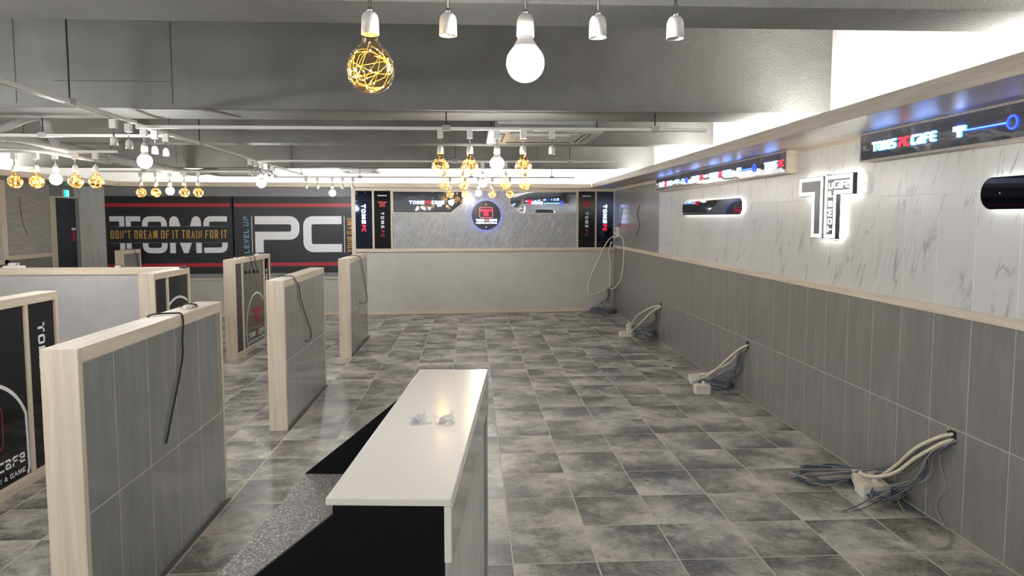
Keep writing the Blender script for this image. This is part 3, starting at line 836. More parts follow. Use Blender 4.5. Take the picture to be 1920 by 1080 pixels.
# ================================================================== COUNTER
ct_dir = Vector((.0825, .9966, 0)); ct_x = Vector((.9966, -.0825, 0))
CT = Matrix(((ct_x.x, ct_dir.x, 0, -.0415), (ct_x.y, ct_dir.y, 0, 1.338), (0, 0, 1, 0), (0, 0, 0, 1)))   # local x = 0 on the right face, y along it
ct = thing('service_counter', 'black service counter with white stone top and lower granite desk', 'counter', CT)
CL = 1.185; CW = .245
MB().box(-CW, 0, 0, CL, 1.085, 1.10).build('countertop', QUARTZ, ct, bevel=.003)
MB().box(-.0145, 0, .0, CL, .972, 1.0849).build('apron', QUARTZ, ct, bevel=.002)
endp = [(-.0155, 0), (-.0155, 1.0845), (-.232, 1.0845), (-.232, 1.066), (-.66, .722), (-.66, 0)]
XZ = lambda x, y, z: (x, z, y)
MB().prism(endp, .004, .022, XZ).build('end_panel', BLACK, ct)
MB().prism(endp, CL-.03, CL-.012, XZ).build('end_panel', BLACK, ct)
MB().box(-.228, -.03, .0225, CL-.031, 0, 1.084).build('carcass', BLACK, ct)
MB().box(-.655, -.229, .0225, CL-.031, .70, .7225).build('desk_top', GRANITE, ct)
MB().box(-.5, -.48, .0225, CL-.031, 0, .699).build('modesty_panel', BLACK, ct)
MB().box(.0002, .0022, .004, CL-.013, .974, 1.083).build('apron_reflection_sheet', plain('painted_reflection_grey', srgb(168, 167, 166), .12), ct)  # added thin sheet, grazing reflection on the white apron painted as its grey
for a, b in ((.024, .30), (.302, .60), (.602, .90), (.902, CL-.05)):
    tile(ct, b-a, .40, frame((-.012, a, .568), (0, 1, 0), (0, 0, 1)), MARBLE, .012)
    tile(ct, b-a, .565, frame((-.012, a, .0), (0, 1, 0), (0, 0, 1)), MARBLE, .012)
MB().box(-.03, -.014, CL-.05, CL-.012, 0, .968).build('black_reveal', BLACK, ct)
MB().box(-.022, -.002, CL-.012, CL, 0, .968).build('corner_trim', ALU, ct)

def bagged(label, u, v, seed):
    rnd = random.Random(seed)
    t = thing('bagged_screws', label, 'plastic bag', CT @ Matrix.Translation((u, v, 1.1002)), group='bags on the counter')
    mb = MB(); n, m = 14, 7
    for j in range(m+1):
        for i in range(n):
            th = PI*.5*j/m; ph = 2*PI*i/n; r = .019*(1+.28*math.sin(ph*3+seed)+rnd.uniform(-.22, .22))
            z = max(.0, .019*math.sin(th)*(1+rnd.uniform(-.3, .45))) if j else 0.0
            mb.v.append((r*math.cos(th)*math.cos(ph)*1.25, r*math.cos(th)*math.sin(ph), z))
    for j in range(m):
        for i in range(n): mb.face([j*n+i, j*n+(i+1) % n, (j+1)*n+(i+1) % n, (j+1)*n+i])
    mb.build('bag_film', FILM, t)
    fl_ = MB(); fl_.v = [(-.012, .01, .008), (-.035, .022, .022), (-.03, .0, .003), (-.016, -.004, .006), (.004, .012, .018), (.012, .022, .034), (.02, .008, .012)]
    fl_.face([0, 1, 2, 3]); fl_.face([4, 5, 6]); fl_.build('bag_flap', FILM, t)
    for i in range(4):
        s_ = MB().lathe([(.0022, 0), (.0022, .012), (.0045, .0125), (.0045, .015), (.001, .0155)], 8)
        s_.build('screw', plain('dull_steel', (.32, .30, .27), .35, .9), t, Matrix.Translation((rnd.uniform(-.006, .006), rnd.uniform(-.006, .006), .003+.003*i)) @ Matrix.Rotation(rnd.uniform(0, 6), 4, 'Z') @ Matrix.Rotation(1.45, 4, 'Y'))
bagged('left clear bag of small fixings on the white counter top', -.142, .505, 2)
bagged('right clear bag of darker fixings on the white counter top', -.068, .50, 5)

# ================================================================== WALL SIGNS, END WALL
def sub(t, F, dx, dy): return Matrix.Translation((dx, dy, 0))
def glass_sign(u0, u1, z0, z1, label, mats):
    return thing('wall_sign', label, 'sign', back_frame((u0+u1)/2, (z0+z1)/2, .002))
def tall_lit(u0, u1, label):
    t = glass_sign(u0, u1, 1.133, 2.105, label, None); hw = (u1-u0)/2; hh = .486
    MB().box(-hw, hw, -hh, hh, 0, .008).build('mirror_panel', plain('navy_mirror', srgb(48, 54, 70), .025, .9) if 'navy_mirror' not in bpy.data.materials else bpy.data.materials['navy_mirror'], t)
    Rm = ROTM90(-.035, .26)
    letters('TOMS', 0, .325, 0, .065, .017, .014, .024, [LITW, LITB], t, mat=Rm)
    letters('PC', .345, .455, 0, .065, .017, .014, .024, [LITR, LITRS], t, mat=Rm)
    for y in (.31, -.40):
        for x in (-hw+.02, hw-.02): MB().lathe([(.004, .008), (.004, .011)], 8).build('bolt', CHROME, t, Matrix.Translation((x, y, 0)))
tall_lit(-1.944, -1.671, 'tall blue-black lit sign, left end of the end wall')
tall_lit(2.194, 2.494, 'tall blue-black lit sign in the right corner of the end wall')
def tall_print(u0, u1, label):
    t = glass_sign(u0, u1, 1.133, 2.105, label, None); hw = (u1-u0)/2; hh = .486
    p = MB().box(-hw, hw, -hh, hh, 0, .008).build('glass_panel', BLACKGLASS, t)
    F = Matrix.Translation((0, 0, .0085))
    text('PREMIUMZONe'.replace('e', 'E'), -.075, .075, .395, .022, .005, 0, .0006).build('lettering', PRINTWHITE, p, F)
    mb = MB()
    for poly in emblem_polys(-.075, .215, .15, .095, .028, .042, .006): mb.prism(poly, 0, .0006)
    mb.build('printed_emblem', PRINTRED, p, F)
    text('TOMS', 0, .27, 0, .055, .013, 0, .0006, gap=.5).build('lettering', PRINTWHITE, p, F @ ROTM90(-.027, .13))
    text('PC', .30, .42, 0, .055, .013, 0, .0006, gap=.5).build('lettering', PRINTRED, p, F @ ROTM90(-.027, .13))
tall_print(-1.636, -1.364, 'tall black glass sign with printed red emblem, left of the slate tiles')
tall_print(1.869, 2.165, 'tall black glass sign with printed red emblem, right of the slate tiles')

def hex_sign(poly, label, left):
    t = thing('mirror_sign', label, 'sign', back_frame(0, 0, .002))
    mb = MB().prism(poly, 0, .010)
    mb.build('mirror_panel', MIRROR, t)
    ribbon_pts = [Vector(p) for p in poly]
    mb = MB(); ribbon(mb, poly, True, .016, .0, .016); mb.build('edge_trim', WOOD['x'], t)
    if left:
        letters('TOMS', -1.053, -.80, 1.885, .055, .0115, .012, .022, [LITW, LITB], t)
        letters('PC', -.785, -.69, 1.885, .055, .0115, .012, .022, [LITR, LITRS], t)
        letters('CaFÊ', -.672, -.46, 1.885, .055, .0115, .012, .022, [LITW, LITB], t)
    else:
        mb = MB(); mb.cur = 0
        for pl in emblem_polys(.955, 1.875, .11, .085, .024, .03, .004): mb.prism(pl, .012, .022)
        mb.build('lit_emblem', [LITR], t)
        letters('OMS', 1.045, 1.235, 1.885, .045, .0105, .012, .022, [LITW, LITB], t)
        mb = MB(); mb.tube([(1.26, 1.902, .02), (1.53, 1.902, .02)], .006, 8); mb.build('neon_bar', NEONC, t)
        mb = MB(); ring(mb, 1.565, 1.902, .03, .010, .012, .02); mb.build('neon_ring', NEON, t)
hex_sign([(-1.327, 1.737), (-.344, 1.737), (-.148, 1.90), (-.148, 2.10), (-1.327, 2.10)], 'dark mirror sign with lit cafe name left of the round sign', True)
hex_sign([(.842, 1.727), (1.838, 1.727), (1.838, 2.10), (.658, 2.10), (.658, 1.90)], 'dark mirror sign with red emblem and blue bar right of the round sign', False)

rs = thing('round_sign', 'round black sign with red double T emblem and blue halo', 'sign', back_frame(.25, 1.694, .004))
MB().lathe([(.19, 0), (.19, .028)], 40).build('back_box', BLKPLASTIC, rs)
mb = MB(); ring(mb, 0, 0, .205, .012, .008, .022); mb.build('halo_strip', HALOB, rs)
MB().lathe([(.246, .03), (.249, .033), (.249, .040), (.246, .043)], 64).build('disc_face', plain('charcoal_acrylic', srgb(52, 54, 58), .3), rs)
mb = MB()
for pl in emblem_polys(-.095, -.012, .19, .112, .037, .037, .006): mb.prism(pl, .043, .056)
mb.build('lit_emblem', LITR, rs)
mb = MB(); ribbon(mb, rrect(-.112, .112, -.042, .135, .03), True, .007, .043, .048); mb.build('lit_outline', emit('lit_pink', (1, .16, .18), .7), rs)
letters('TOMS', -.172, -.035, -.104, .038, .0105, .043, .052, [LITW, LITB], rs); letters('PC', -.018, .042, -.104, .036, .009, .043, .050, [emit('lit_orange', (1, .25, .1), .8), LITRS], rs); letters('CaFÊ', .055, .184, -.104, .038, .0105, .043, .052, [LITW, LITB], rs)
text('INTERNET.MULTI.GAME', -.172, .184, -.142, .021, .0048, .043, .047).build('lit_lettering', LITW, rs)
for y in (.183, -.205): MB().lathe([(.013, .043), (.013, .050), (.008, .053)], 14).build('standoff_cap', PLASTIC, rs, Matrix.Translation((0, y, 0)))

# ================================================================== MURALS
def mural(u0, u1, label):
    t = thing('wall_mural', label, 'mural', back_frame(0, 0, .004, MY))
    MB().box(u0, u1, .725, 2.01, 0, .006).build('mural_board', DARKVINYL, t)
    for z0, z1 in ((1.834, 1.894), (.847, .908)): MB().box(u0+.002, u1-.03, z0, z1, .006, .0068).build('printed_stripe', PRINTRED, t)
    return t
m1 = mural(-5.932, -3.966, 'black wall mural reading DON\'T DREAM OF IT TRAIN FOR IT over large letters')
mb = MB(); zb, zt = 1.077, 1.682; H = zt-zb
e1, e2 = emblem_polys(-5.877, zb, .477, H, .082, .078, .022)
# wider outer arm spacing of the printed double T
for pl in (e1, e2): MB().prism(pl, .006, .0068).build('letter_half', PRINTWHITE, m1)
th_ = .088
glyph(mb, 'O', -5.378, zb, .385, H, th_, .006, .0068)
mb.build('letter', PRINTWHITE, m1)
MW, mt = .497, .088
MB().prism([(-4.955+px, zb+py*H) for px, py in ((0, 0), (mt, 0), (mt, .60), (MW/2-.036, 0), (MW/2+.036, 0), (MW-mt, .60), (MW-mt, 0), (MW, 0), (MW, .84), (MW-.012, .93), (MW-.04, .985), (MW-.075, 1), (MW-.112, .985), (MW-.14, .93), (MW/2, .30), (.14, .93), (.112, .985), (.075, 1), (.04, .985), (.012, .93), (0, .84))], .006, .0068).build('letter', PRINTWHITE, m1)
mb = MB(); glyph(mb, 'S', -4.42, zb, .374, H, th_, .006, .0068); mb.build('letter', PRINTWHITE, m1)
MB().box(-5.89, -4.03, 1.25, 1.516, .0069, .0080).build('slogan_band', DARKVINYL, m1)
for z in (1.514, 1.248): MB().box(-5.885, -4.03, z-.004, z+.004, .0080, .0086).build('band_line', PRINTTEAL, m1)
letters("DON'T DREAM OF IT TRAIN FOR IT", -5.866, -4.052, 1.317, .136, .0155, .0081, .0088, [PRINTGOLD]*2, m1, gap=.42, space=.62)
m2 = mural(-3.934, -2.0, 'black wall mural with large white PC letters and vertical slogans')
MB().box(-3.966, -3.934, .725, 2.01, 0, .003).build('joint_strip', BLACK, m2)
letters('LEVEL UP', 0, .61, 0, .083, .017, .006, .0068, [PRINTBLUE]*2, m2, gap=.3, space=.5, mat=ROT90(-3.705, 1.068))
for u in (-3.652, -2.149): MB().box(u-.005, u+.005, 1.07, 1.685, .006, .0068).build('printed_line', PRINTWHITE, m2)
def big_letter(ch, u0, u1):
    mb = MB(); W = u1-u0; t = .135
    wrel, strokes = GL[ch]
    for s in strokes:
        pts, cl = rounded(s, lambda a, b: (u0+t/2+a*(W-t), zb+t/2+b*(H-t)), .5, 6)
        ribbon(mb, pts, cl, t, .006, .0068)
    mb.build('letter', PRINTWHITE, m2)
big_letter('P', -3.605, -2.885); big_letter('C', -2.824, -2.193)
letters('YOUR GAME', 0, .59, 0, .10, .016, .006, .0068, [PRINTGOLD]*2, m2, gap=.3, space=.5, mat=ROT90(-2.0, 1.07))

# ---- exit sign
ex = thing('exit_sign', 'small green lit exit sign above the dark door', 'sign', frame((XL+.012, 11.66, 2.03), (0, 1, 0), (0, 0, 1)))
MB().box(-.075, .075, -.05, .07, 0, .03).build('housing', PLASTIC, ex)
MB().box(-.065, .065, -.042, .062, .03, .033).build('lit_face', EXITG, ex)
mb = MB(); ribbon(mb, [(.0, -.03), (.0, .045), (.05, .045), (.05, -.03)], False, .008, .033, .0336)
mb.build('printed_doorway', EXITW, ex)

# ================================================================== SIGNS, RIGHT WALL
def box_sign(ya, yb, label, groups):
    """long box under the right soffit from y = ya (near) to yb (far)"""
    t = thing('box_sign', label, 'sign', frame((XR-.012, yb, 2.072), (0, -1, 0), (0, 0, 1)))
    L = yb-ya; d = .088; z0, z1 = -.09, .087
    MB().box(0, L, z0, z1, 0, d-.012).build('sign_body', SOFW['y'], t)
    for (a, b, c, e, ax) in ((0, L, z1-.012, z1, 'y'), (0, L, z0, z0+.012, 'y'), (0, .012, z0+.012, z1-.012, 'y'), (L-.012, L, z0+.012, z1-.012, 'y')):
        MB().box(a, b, c, e, d-.012, d).build('frame_edge', SOFW['y'], t)
    MB().box(L, L+.012, z0, z1, 0, d).build('end_cap', WOOD['z'], t)
    nseg = max(1, round(L/1.95))
    for i in range(nseg):
        MB().box(.012+(L-.024)*i/nseg+.001, .012+(L-.024)*(i+1)/nseg-.001, z0+.012, z1-.012, d-.012, d-.002).build('mirror_panel', MIRROR_B, t)
    f0, f1 = d-.001, d+.005
    X = lambda y: yb-y
    h_, tt = .054, .0115
    for kind, y in groups:
        if kind == 'cafe':
            letters('TOMS', X(y), X(y-.236), -.033, h_, tt, f0, f1, [LITW, LITB], t)
            letters('PC', X(y-.265), X(y-.357), -.033, h_, tt, f0, f1, [LITR, LITRS], t)
            letters('CaFÊ', X(y-.382), X(y-.588), -.033, h_, tt, f0, f1, [LITW, LITB], t)
        elif kind == 'pc':
            letters('TOMS', X(y), X(y-.236), -.033, h_, tt, f0, f1, [LITW, LITB], t)
            letters('PC', X(y-.265), X(y-.365), -.033, h_, tt, f0, f1, [LITR, LITRS], t)
        else:
            letters('T', X(y), X(y-.085), -.033, h_, .024, f0, f1, [LITW, LITB], t)
            MB().tube([(X(y-.093), -.006, d+.0045), (X(y-.365), -.006, d+.0045)], .0055, 8).build('neon_bar', NEON, t)
            MB().tube([(X(y-.093), -.006, d+.008), (X(y-.365), -.006, d+.008)], .0025, 8).build('neon_core', NEONC, t)
            mb = MB(); ring(mb, X(y-.393), -.006,   .029, .008, d-.001, d+.004); mb.build('neon_ring', NEON, t)
    for i in range(int(L/.5)+1):
        for z in (z1-.018, z0+.018): MB().lathe([(.003, d-.002), (.003, d+.001)], 8).build('screw', CHROME, t, Matrix.Translation((.03+(L-.06)*i/max(1, int(L/.5)), z, 0)))
    return t
box_sign(2.30, 4.36, 'near mirrored box sign under the right soffit, cut by the frame', [('cafe', 4.218), ('key', 3.492), ('pc', 2.89)])
box_sign(5.40, 9.30, 'far long mirrored box sign under the right soffit', [('cafe', 9.129), ('key', 8.353), ('pc', 7.756), ('cafe', 7.171), ('key', 6.42), ('pc', 5.811)])

def pill_sign(ya, yb, zc_, label):
    t = thing('pill_sign', label, 'sign', frame((XR-.010, (ya+yb)/2, zc_), (0, -1, 0), (0, 0, 1)))
    hl, hh = (yb-ya)/2, .076
    MB().prism(rrect(-hl+.03, hl-.03, -hh+.03, hh-.03, hh-.031), 0, .022).build('back_box', BLKPLASTIC, t)
    mb = MB(); ribbon(mb, rrect(-hl+.02, hl-.02, -hh+.02, hh-.02, hh-.022), True, .008, .006, .016); mb.build('halo_strip', HALO, t)
    MB().prism(rrect(-hl, hl, -hh, hh, hh-.001, 10), .024, .034).build('face_panel', bpy.data.materials['navy_mirror'], t)
    for x in (-hl+.13, hl-.13): MB().lathe([(.004, .034), (.004, .037)], 8).build('bolt', CHROME, t, Matrix.Translation((x, 0, 0)))
pill_sign(6.44, 8.28, 1.75, 'far dark pill-shaped halo sign left of the T sign')
pill_sign(1.50, 3.355, 1.755, 'near dark pill-shaped halo sign cut by the right frame edge')

ts = thing('emblem_sign', 'double T sign with white lit outline and bright halo on marble', 'sign', frame((XR-.010, 5.2135, 1.497), (0, -1, 0), (0, 0, 1)))
EW, EH, ARM, STEM, SL = .745, .435, .138, .155, .028
for pl in emblem_polys(0, 0, EW, EH, ARM, STEM, SL):
    half = MB().prism(pl, .036, .066).build('emblem_half', plain('graphite', srgb(66, 66, 66), .3), ts)
    cx_ = sum(p[0] for p in pl)/6; cy_ = sum(p[1] for p in pl)/6
    n_ = len(pl); ins = []
    for i in range(n_):
        a, b, c = Vector(pl[i-1]), Vector(pl[i]), Vector(pl[(i+1) % n_])
        d1 = (b-a).normalized(); d2 = (c-b).normalized(); n1 = Vector((-d1.y, d1.x)); n2 = Vector((-d2.y, d2.x))
        m_ = (n1+n2); m_ = m_/m_.dot(n1); ins.append(tuple(b+m_*.018))
    mb = MB(); ribbon(mb, ins, True, .024, .066, .070); mb.build('lit_outline', SIGNWHITE, half)
    ins2 = [tuple(Vector(p)*.0+Vector(q)) for p, q in zip(pl, ins)]
    mb = MB(); ribbon(mb, ins2, True, .012, .006, .022); mb.build('halo_strip', HALO, half)
    if pl[0][0] > EW*.4 or pl[1][0] > EW*.6:
        x_s = EW/2+SL/2+STEM*.5
        text('TOMS PC', 0, .335, 0, .050, .0085, .066, .070, gap=.3, space=.3).build('lit_lettering', SIGNWHITE, half, ROT90(x_s+.025, .045))
        text('CaFe', x_s+.045, EW-.045, EH-ARM*.5-.025, .05, .009, .066, .070).build('lit_lettering', SIGNWHITE, half)
for x, y in ((.26, -.012), (.46, -.012), (EW+.03, EH-.07), (.33, EH+.008)): MB().tube([(x, y, .0), (x, y, .03)], .003, 6).build('standoff_pin', BLKPLASTIC, ts)

# ================================================================== CABLE OUTLETS, RIGHT WALL
def conduit(label, pts, r=.0098, ribs=True, group=None):
    t = thing('flexible_conduit', label, 'conduit', loc=pts[0], group=group); o = Vector(pts[0])
    P = [p-o for p in smooth_path(pts, 60 if ribs else 12)]
    mb = MB(); mb.tube(P, (lambda i: r*(1.06 if i % 2 else .93)) if ribs else r, 10); mb.build('conduit_sleeve', IVORY, t, smooth=True)
    for e in (-1,):
        d = P[-1]-P[-2]
        q = d.normalized().to_track_quat('Z', 'Y').to_matrix().to_4x4()
        MB().lathe([(r*1.25, -.012), (r*1.35, -.01), (r*1.35, .01), (r*1.25, .012)], 12).build('conduit_ferrule', PLASTIC, t, Matrix.Translation(P[e]) @ q)
    return t

def outlet_box(label, loc, rz, sx=.085, sy=.085, sz=.075, tilt=0.0, group=None):
    t = thing('junction_box', label, 'outlet box', Matrix.Translation(loc) @ Matrix.Rotation(rz, 4, 'Z') @ Matrix.Rotation(tilt, 4, 'X'), group=group)
    a, b = sx, sy
    MB().box(-a, a, -b, b, 0, sz*.75).build('box_base', PLASTIC, t, bevel=.004); MB().box(-a-.002, a+.002, -b-.002, b+.002, sz*.75, sz).build('box_lid', IVORY, t, bevel=.003)
    for x in (-a*.45, a*.45):
        MB().lathe([(.019, sz), (.019, sz+.002), (.016, sz+.003)], 20).build('knockout', PLASTIC, t, Matrix.Translation((x, -b*.3, 0)))
    MB().lathe([(.020, sz), (.020, sz+.010), (.016, sz+.012), (.016, sz+.026), (.010, sz+.028)], 16).build('gland', PLASTIC, t, Matrix.Translation((a*.3, b*.25, 0)))
    return t

def bundle(label, strands, mats, kinds, r=.0030, seed=0, group=None):
    """strands: list of key-point paths; each strand is its own cord"""
    t = thing('cable_bundle', label, 'cables', loc=strands[0][0], group=group); o = Vector(strands[0][0])
    for pts, k in zip(strands, kinds):
        P = [p-o for p in smooth_path(pts, 9)]
        for p in P:
            if p.z+o.z < r+.001: p.z = r+.001-o.z
            if p.x+o.x > XR-.012-r: p.x = XR-.012-r-o.x
        MB().tube(P, r, 6).build('cord', mats[k], t, smooth=True)
    return t

def coil_strands(c, rx, ry, rz, n, hole, rnd, leave, h=.05, jitter=.025):
    out = []
    for i in range(n):
        ph = rnd.uniform(0, 6.28); turns = rnd.choice((1.0, 1.5, 2.0)); pts = []
        hx = Vector((hole[0]-.004, hole[1]+rnd.uniform(-.025, .025), hole[2]-.012+rnd.uniform(-.008, .008)))
        pts.append(tuple(hx)); l = Vector(leave)
        pts.append(tuple(hx.lerp(l, .28)+Vector((-.03+rnd.uniform(-.02, .01), rnd.uniform(-.03, .03), .02))))
        pts.append(tuple(hx.lerp(l, .7)+Vector((rnd.uniform(-.03, .02), rnd.uniform(-.04, .04), rnd.uniform(-.02, .02)))))
        m = int(8*turns)
        for j in range(m+1):
            a = ph+2*PI*turns*j/m; k = 1+rnd.uniform(-.12, .12)
            lx, ly = rx*k*math.cos(a), ry*k*math.sin(a)
            pts.append((c[0]+lx*math.cos(rz)-ly*math.sin(rz)+rnd.uniform(-jitter, jitter)*.5, c[1]+lx*math.sin(rz)+ly*math.cos(rz)+rnd.uniform(-jitter, jitter)*.5, max(.004, rnd.uniform(.003, h))))
        out.append(pts)
    return out
MIXC = [BLUECABLE, GREYCABLE, DKCABLE]
def hole(y, z, s=.045):
    m = MB().box(XR-.0115, XR-.0095, y-s*.6, y+s, z-.030, z+.034); o = m.build('cable_opening', DARKHOLE, wr)
    n = MB().box(XR-.0135, XR-.0115, y+s*.5, y+s*.95, z+.026, z+.052); n.build('plaster_scar', plain('plaster_scar', srgb(176, 156, 132), .9), wr)
rnd = random.Random(11)
# nearest outlet
HN = (XR-.01, 3.50, .497); hole(3.515, .495)
outlet_box('nearest white junction box with two conduits, at the right wall', (2.365, 3.985, 0), -.12, .078, .062, .08)
b2 = outlet_box('second white junction box tilted up behind the nearest one', (2.385, 4.10, .03), -.12, .072, .05, .06, tilt=.55)
conduit('upper ivory conduit curving to the nearest junction box', [(XR-.003, 3.515, .512), (2.47, 3.57, .478), (2.43, 3.70, .375), (2.415, 3.82, .25), (2.405, 3.95, .135), (2.395, 4.0, .10)])
conduit('lower ivory conduit ending in the tilted junction box', [(XR-.003, 3.505, .486), (2.47, 3.54, .455), (2.41, 3.65, .345), (2.37, 3.76, .225), (2.345, 3.88, .152), (2.335, 4.0, .114), (2.345, 4.075, .10)])
S = coil_strands((2.24, 4.27, 0), .20, .13, .25, 9, HN, rnd, (2.475, 4.16, .03), .05)
S += coil_strands((2.40, 3.90, 0), .10, .06, .3, 8, HN, rnd, (2.45, 3.80, .08), .07)
S += [[(2.40, 3.93, .05), (2.30, 3.85, .05), (2.20, 3.80, .03), (2.10, 3.77, .008), (2.07, 3.765, .006)], [(2.42, 3.9, .04), (2.3, 3.82, .03), (2.18, 3.77, .01), (2.12, 3.76, .006)],
      [(2.44, 3.88, .03), (2.41, 3.78, .02), (2.395, 3.70, .006), (2.43, 3.66, .006), (2.46, 3.64, .006)], [(2.42, 3.9, .03), (2.46, 3.80, .006), (2.48, 3.70, .006), (2.45, 3.64, .006)]]
bundle('tangle of blue and grey network cables around the nearest junction box', S, MIXC, [(0, 1, 2, 1)[i % 4] if i < 17 else (0, 0, 1, 0)[i-17] for i in range(len(S))], .0032)
cable('loose_wire', 'single pale wire trailing from the wall onto the floor tiles', [(XR-.014, 3.61, .44), (XR-.02, 3.595, .34), (XR-.02, 3.55, .25), (XR-.022, 3.535, .21), (XR-.022, 3.60, .12), (XR-.022, 3.595, .06), (2.485, 3.50, .008), (2.44, 3.40, .005), (2.36, 3.31, .005), (2.28, 3.295, .005), (2.22, 3.33, .005)], .0024, GREYCABLE, 'wire')
# second outlet
hole(6.296, .485)
outlet_box('white junction box lying by the second cable outlet from the front', (2.15, 6.47, 0), .0, .068, .05, .085)
outlet_box('white junction box leaning behind the second outlet box', (2.25, 6.86, .02), .1, .10, .055, .06, tilt=.4)
conduit('thick ivory conduit of the second outlet ending on the box', [(XR-.003, 6.29, .49), (2.45, 6.36, .43), (2.38, 6.50, .30), (2.33, 6.62, .19), (2.24, 6.62, .13), (2.12, 6.58, .10)], ribs=False)
conduit('thin ivory conduit of the second outlet looping behind', [(XR-.003, 6.30, .475), (2.47, 6.42, .38), (2.44, 6.55, .27), (2.38, 6.68, .19), (2.30, 6.80, .11)], .008, ribs=False)
S = coil_strands((2.37, 6.72, 0), .13, .17, .2, 12, (XR-.01, 6.296, .48), rnd, (2.47, 6.55, .1), .09)
bundle('tangle of network cables at the second outlet from the front', S, MIXC, [i % 3 for i in range(len(S))], .0032)
# third outlet
hole(9.27, .485)
outlet_box('white junction box flat on the floor at the third cable outlet', (2.15, 9.75, 0), .05, .09, .07, .06)
outlet_box('small white switch box standing behind the third outlet box', (2.235, 9.98, 0), .0, .03, .03, .13)
conduit('upper ivory conduit of the third outlet from the front', [(XR-.003, 9.28, .478), (2.44, 9.36, .46), (2.36, 9.55, .38), (2.30, 9.75, .28), (2.27, 9.92, .15)], ribs=False)
conduit('lower ivory conduit of the third outlet from the front', [(XR-.003, 9.27, .462), (2.45, 9.36, .42), (2.38, 9.50, .31), (2.30, 9.62, .18), (2.19, 9.66, .075)], ribs=False)
S = coil_strands((2.36, 9.62, 0), .13, .25, .1, 14, (XR-.01, 9.275, .465), rnd, (2.46, 9.5, .16), .16)
bundle('tangle of network cables at the third outlet from the front', S, MIXC, [2 if i % 4 else 1 for i in range(len(S))], .0032)
# corner outlet
sk = thing('wall_socket', 'white double socket low in the far right corner', 'socket', back_frame(2.41, .152, .001))
MB().box(-.06, .06, -.06, .06, 0, .012).build('socket_plate', PLASTIC, sk, bevel=.003)
for x in (-.028, .028): MB().lathe([(.019, .012), (.019, .0135), (.016, .012)], 18).build('socket_face', plain('socket_grey', srgb(150, 148, 142), .5) if 'socket_grey' not in bpy.data.materials else bpy.data.materials['socket_grey'], sk, Matrix.Translation((x, 0, 0)))
bx = thing('wall_box', 'white box hanging tilted on a wire in the far right corner', 'outlet box', frame((XR-.015, 12.02, 1.39), (0, -1, .18), (0, .18, 1)))
MB().box(-.11, .11, -.085, .085, 0, .07).build('box_base', PLASTIC, bx, bevel=.004)
for y in (-.045, .045): MB().box(-.065, .065, y-.008, y+.008, .07, .073).build('slot', BLKPLASTIC, bx)
cable('hanging_wire', 'red and black wire holding the tilted box in the corner', [(XR-.02, 12.02, 1.45), (XR-.02, 11.9, 1.61), (XR-.02, 11.78, 1.80)], .004, BLKPLASTIC, 'wire')
cable('bell_wire', 'short dark wire curling from the grey panels of the right wall', [(XR-.018, 10.52, 1.83), (XR-.018, 10.66, 1.72), (XR-.018, 10.62, 1.63), (XR-.018, 10.52, 1.55), (XR-.018, 10.62, 1.45), (XR-.018, 10.72, 1.37)], .004, BLKPLASTIC, 'wire')
def plane_pts(L): return [tuple(back(u, off, z)) for u, z, off in L]
conduit('long ivory conduit looped up and down in the far right corner', plane_pts([(2.48, .47, .03), (2.38, .43, .05), (2.20, .32, .08), (2.08, .31, .08), (2.035, .39, .08), (2.08, .62, .08), (2.26, 1.02, .08), (2.36, 1.22, .09)]) + [(2.42, 12.2, 1.315), (2.465, 11.85, 1.35), (2.49, 11.6, 1.29), (2.492, 11.55, 1.03), (2.485, 11.65, .68), (2.45, 11.9, .50)] + plane_pts([(2.43, .41, .16), (2.41, .50, .12), (2.43, .8, .1), (2.40, 1.05, .1), (2.43, 1.22, .13)]), .011, ribs=False)
S = coil_strands((2.27, 12.17, 0), .21, .17, .05, 15, (2.44, 12.36, .42), rnd, (2.40, 12.33, .2), .09)
bundle('slate blue cable coil on the floor in the far right corner', S, MIXC, [2 if i % 5 else 1 for i in range(len(S))], .0036)

# ================================================================== TRACK LAMPS
def shared(mb, name, mats, smooth=True):
    me = mb.mesh(name, mats)
    if smooth: me.polygons.foreach_set('use_smooth', [True]*len(me.polygons))
    return me
# z = 0 is the underside of the track
ME_AD = MB().box(-.02, .02, -.016, .016, -.054, .002).mesh('track_adapter', METALW)
ME_ROD = shared(MB().lathe([(.0045, -.054), (.0045, -.092), (.007, -.094), (.007, -.102), (.005, -.106)], 10), 'stem', CHROME)
DZ = -.014
dn = lambda L: [(a, b+DZ) for a, b in L]
ME_SOCK = shared(MB().lathe(dn([(.004, -.090), (.014, -.092), (.019, -.099), (.0215, -.108), (.0225, -.146), (.0205, -.146), (.019, -.112), (.004, -.110)]), 22), 'socket', METALW)
ctr = -.232+DZ; rg = .061
pr = dn([(.019, -.140), (.0195, -.156), (.0225, -.166)]) + [(rg*math.cos(math.radians(58-146*i/16)), ctr+rg*math.sin(math.radians(58-146*i/16))) for i in range(17)]
ME_GLOBE = shared(MB().lathe(pr, 26), 'glass_globe', SHELL)
rw = random.Random(4); wm_, fm_ = MB(), MB()
pts = [Vector((0, 0, -.150))]
d = Vector((.3, .5, -.8)).normalized()
dirs = []
for i in range(34):
    v = Vector((rw.gauss(0, 1), rw.gauss(0, 1), rw.gauss(0, 1))).normalized(); dirs.append(v)
pts = [Vector((0, 0, -.158)), Vector((.006, .0, -.178))] + [Vector((0, 0, ctr))+v*(rg*.93) for v in dirs]
PT = []
for i in range(1, len(pts)-1):
    a, b = pts[i], pts[i+1]
    for k in range(7):
        q = a.lerp(b, k/7)-Vector((0, 0, ctr))
        want = rg*.93 if i > 1 else q.length
        q = q.normalized()*(q.length*.35+want*.65) if q.length > 1e-4 else q
        PT.append(q+Vector((0, 0, ctr)))
wm_.tube(PT, .0005, 4)
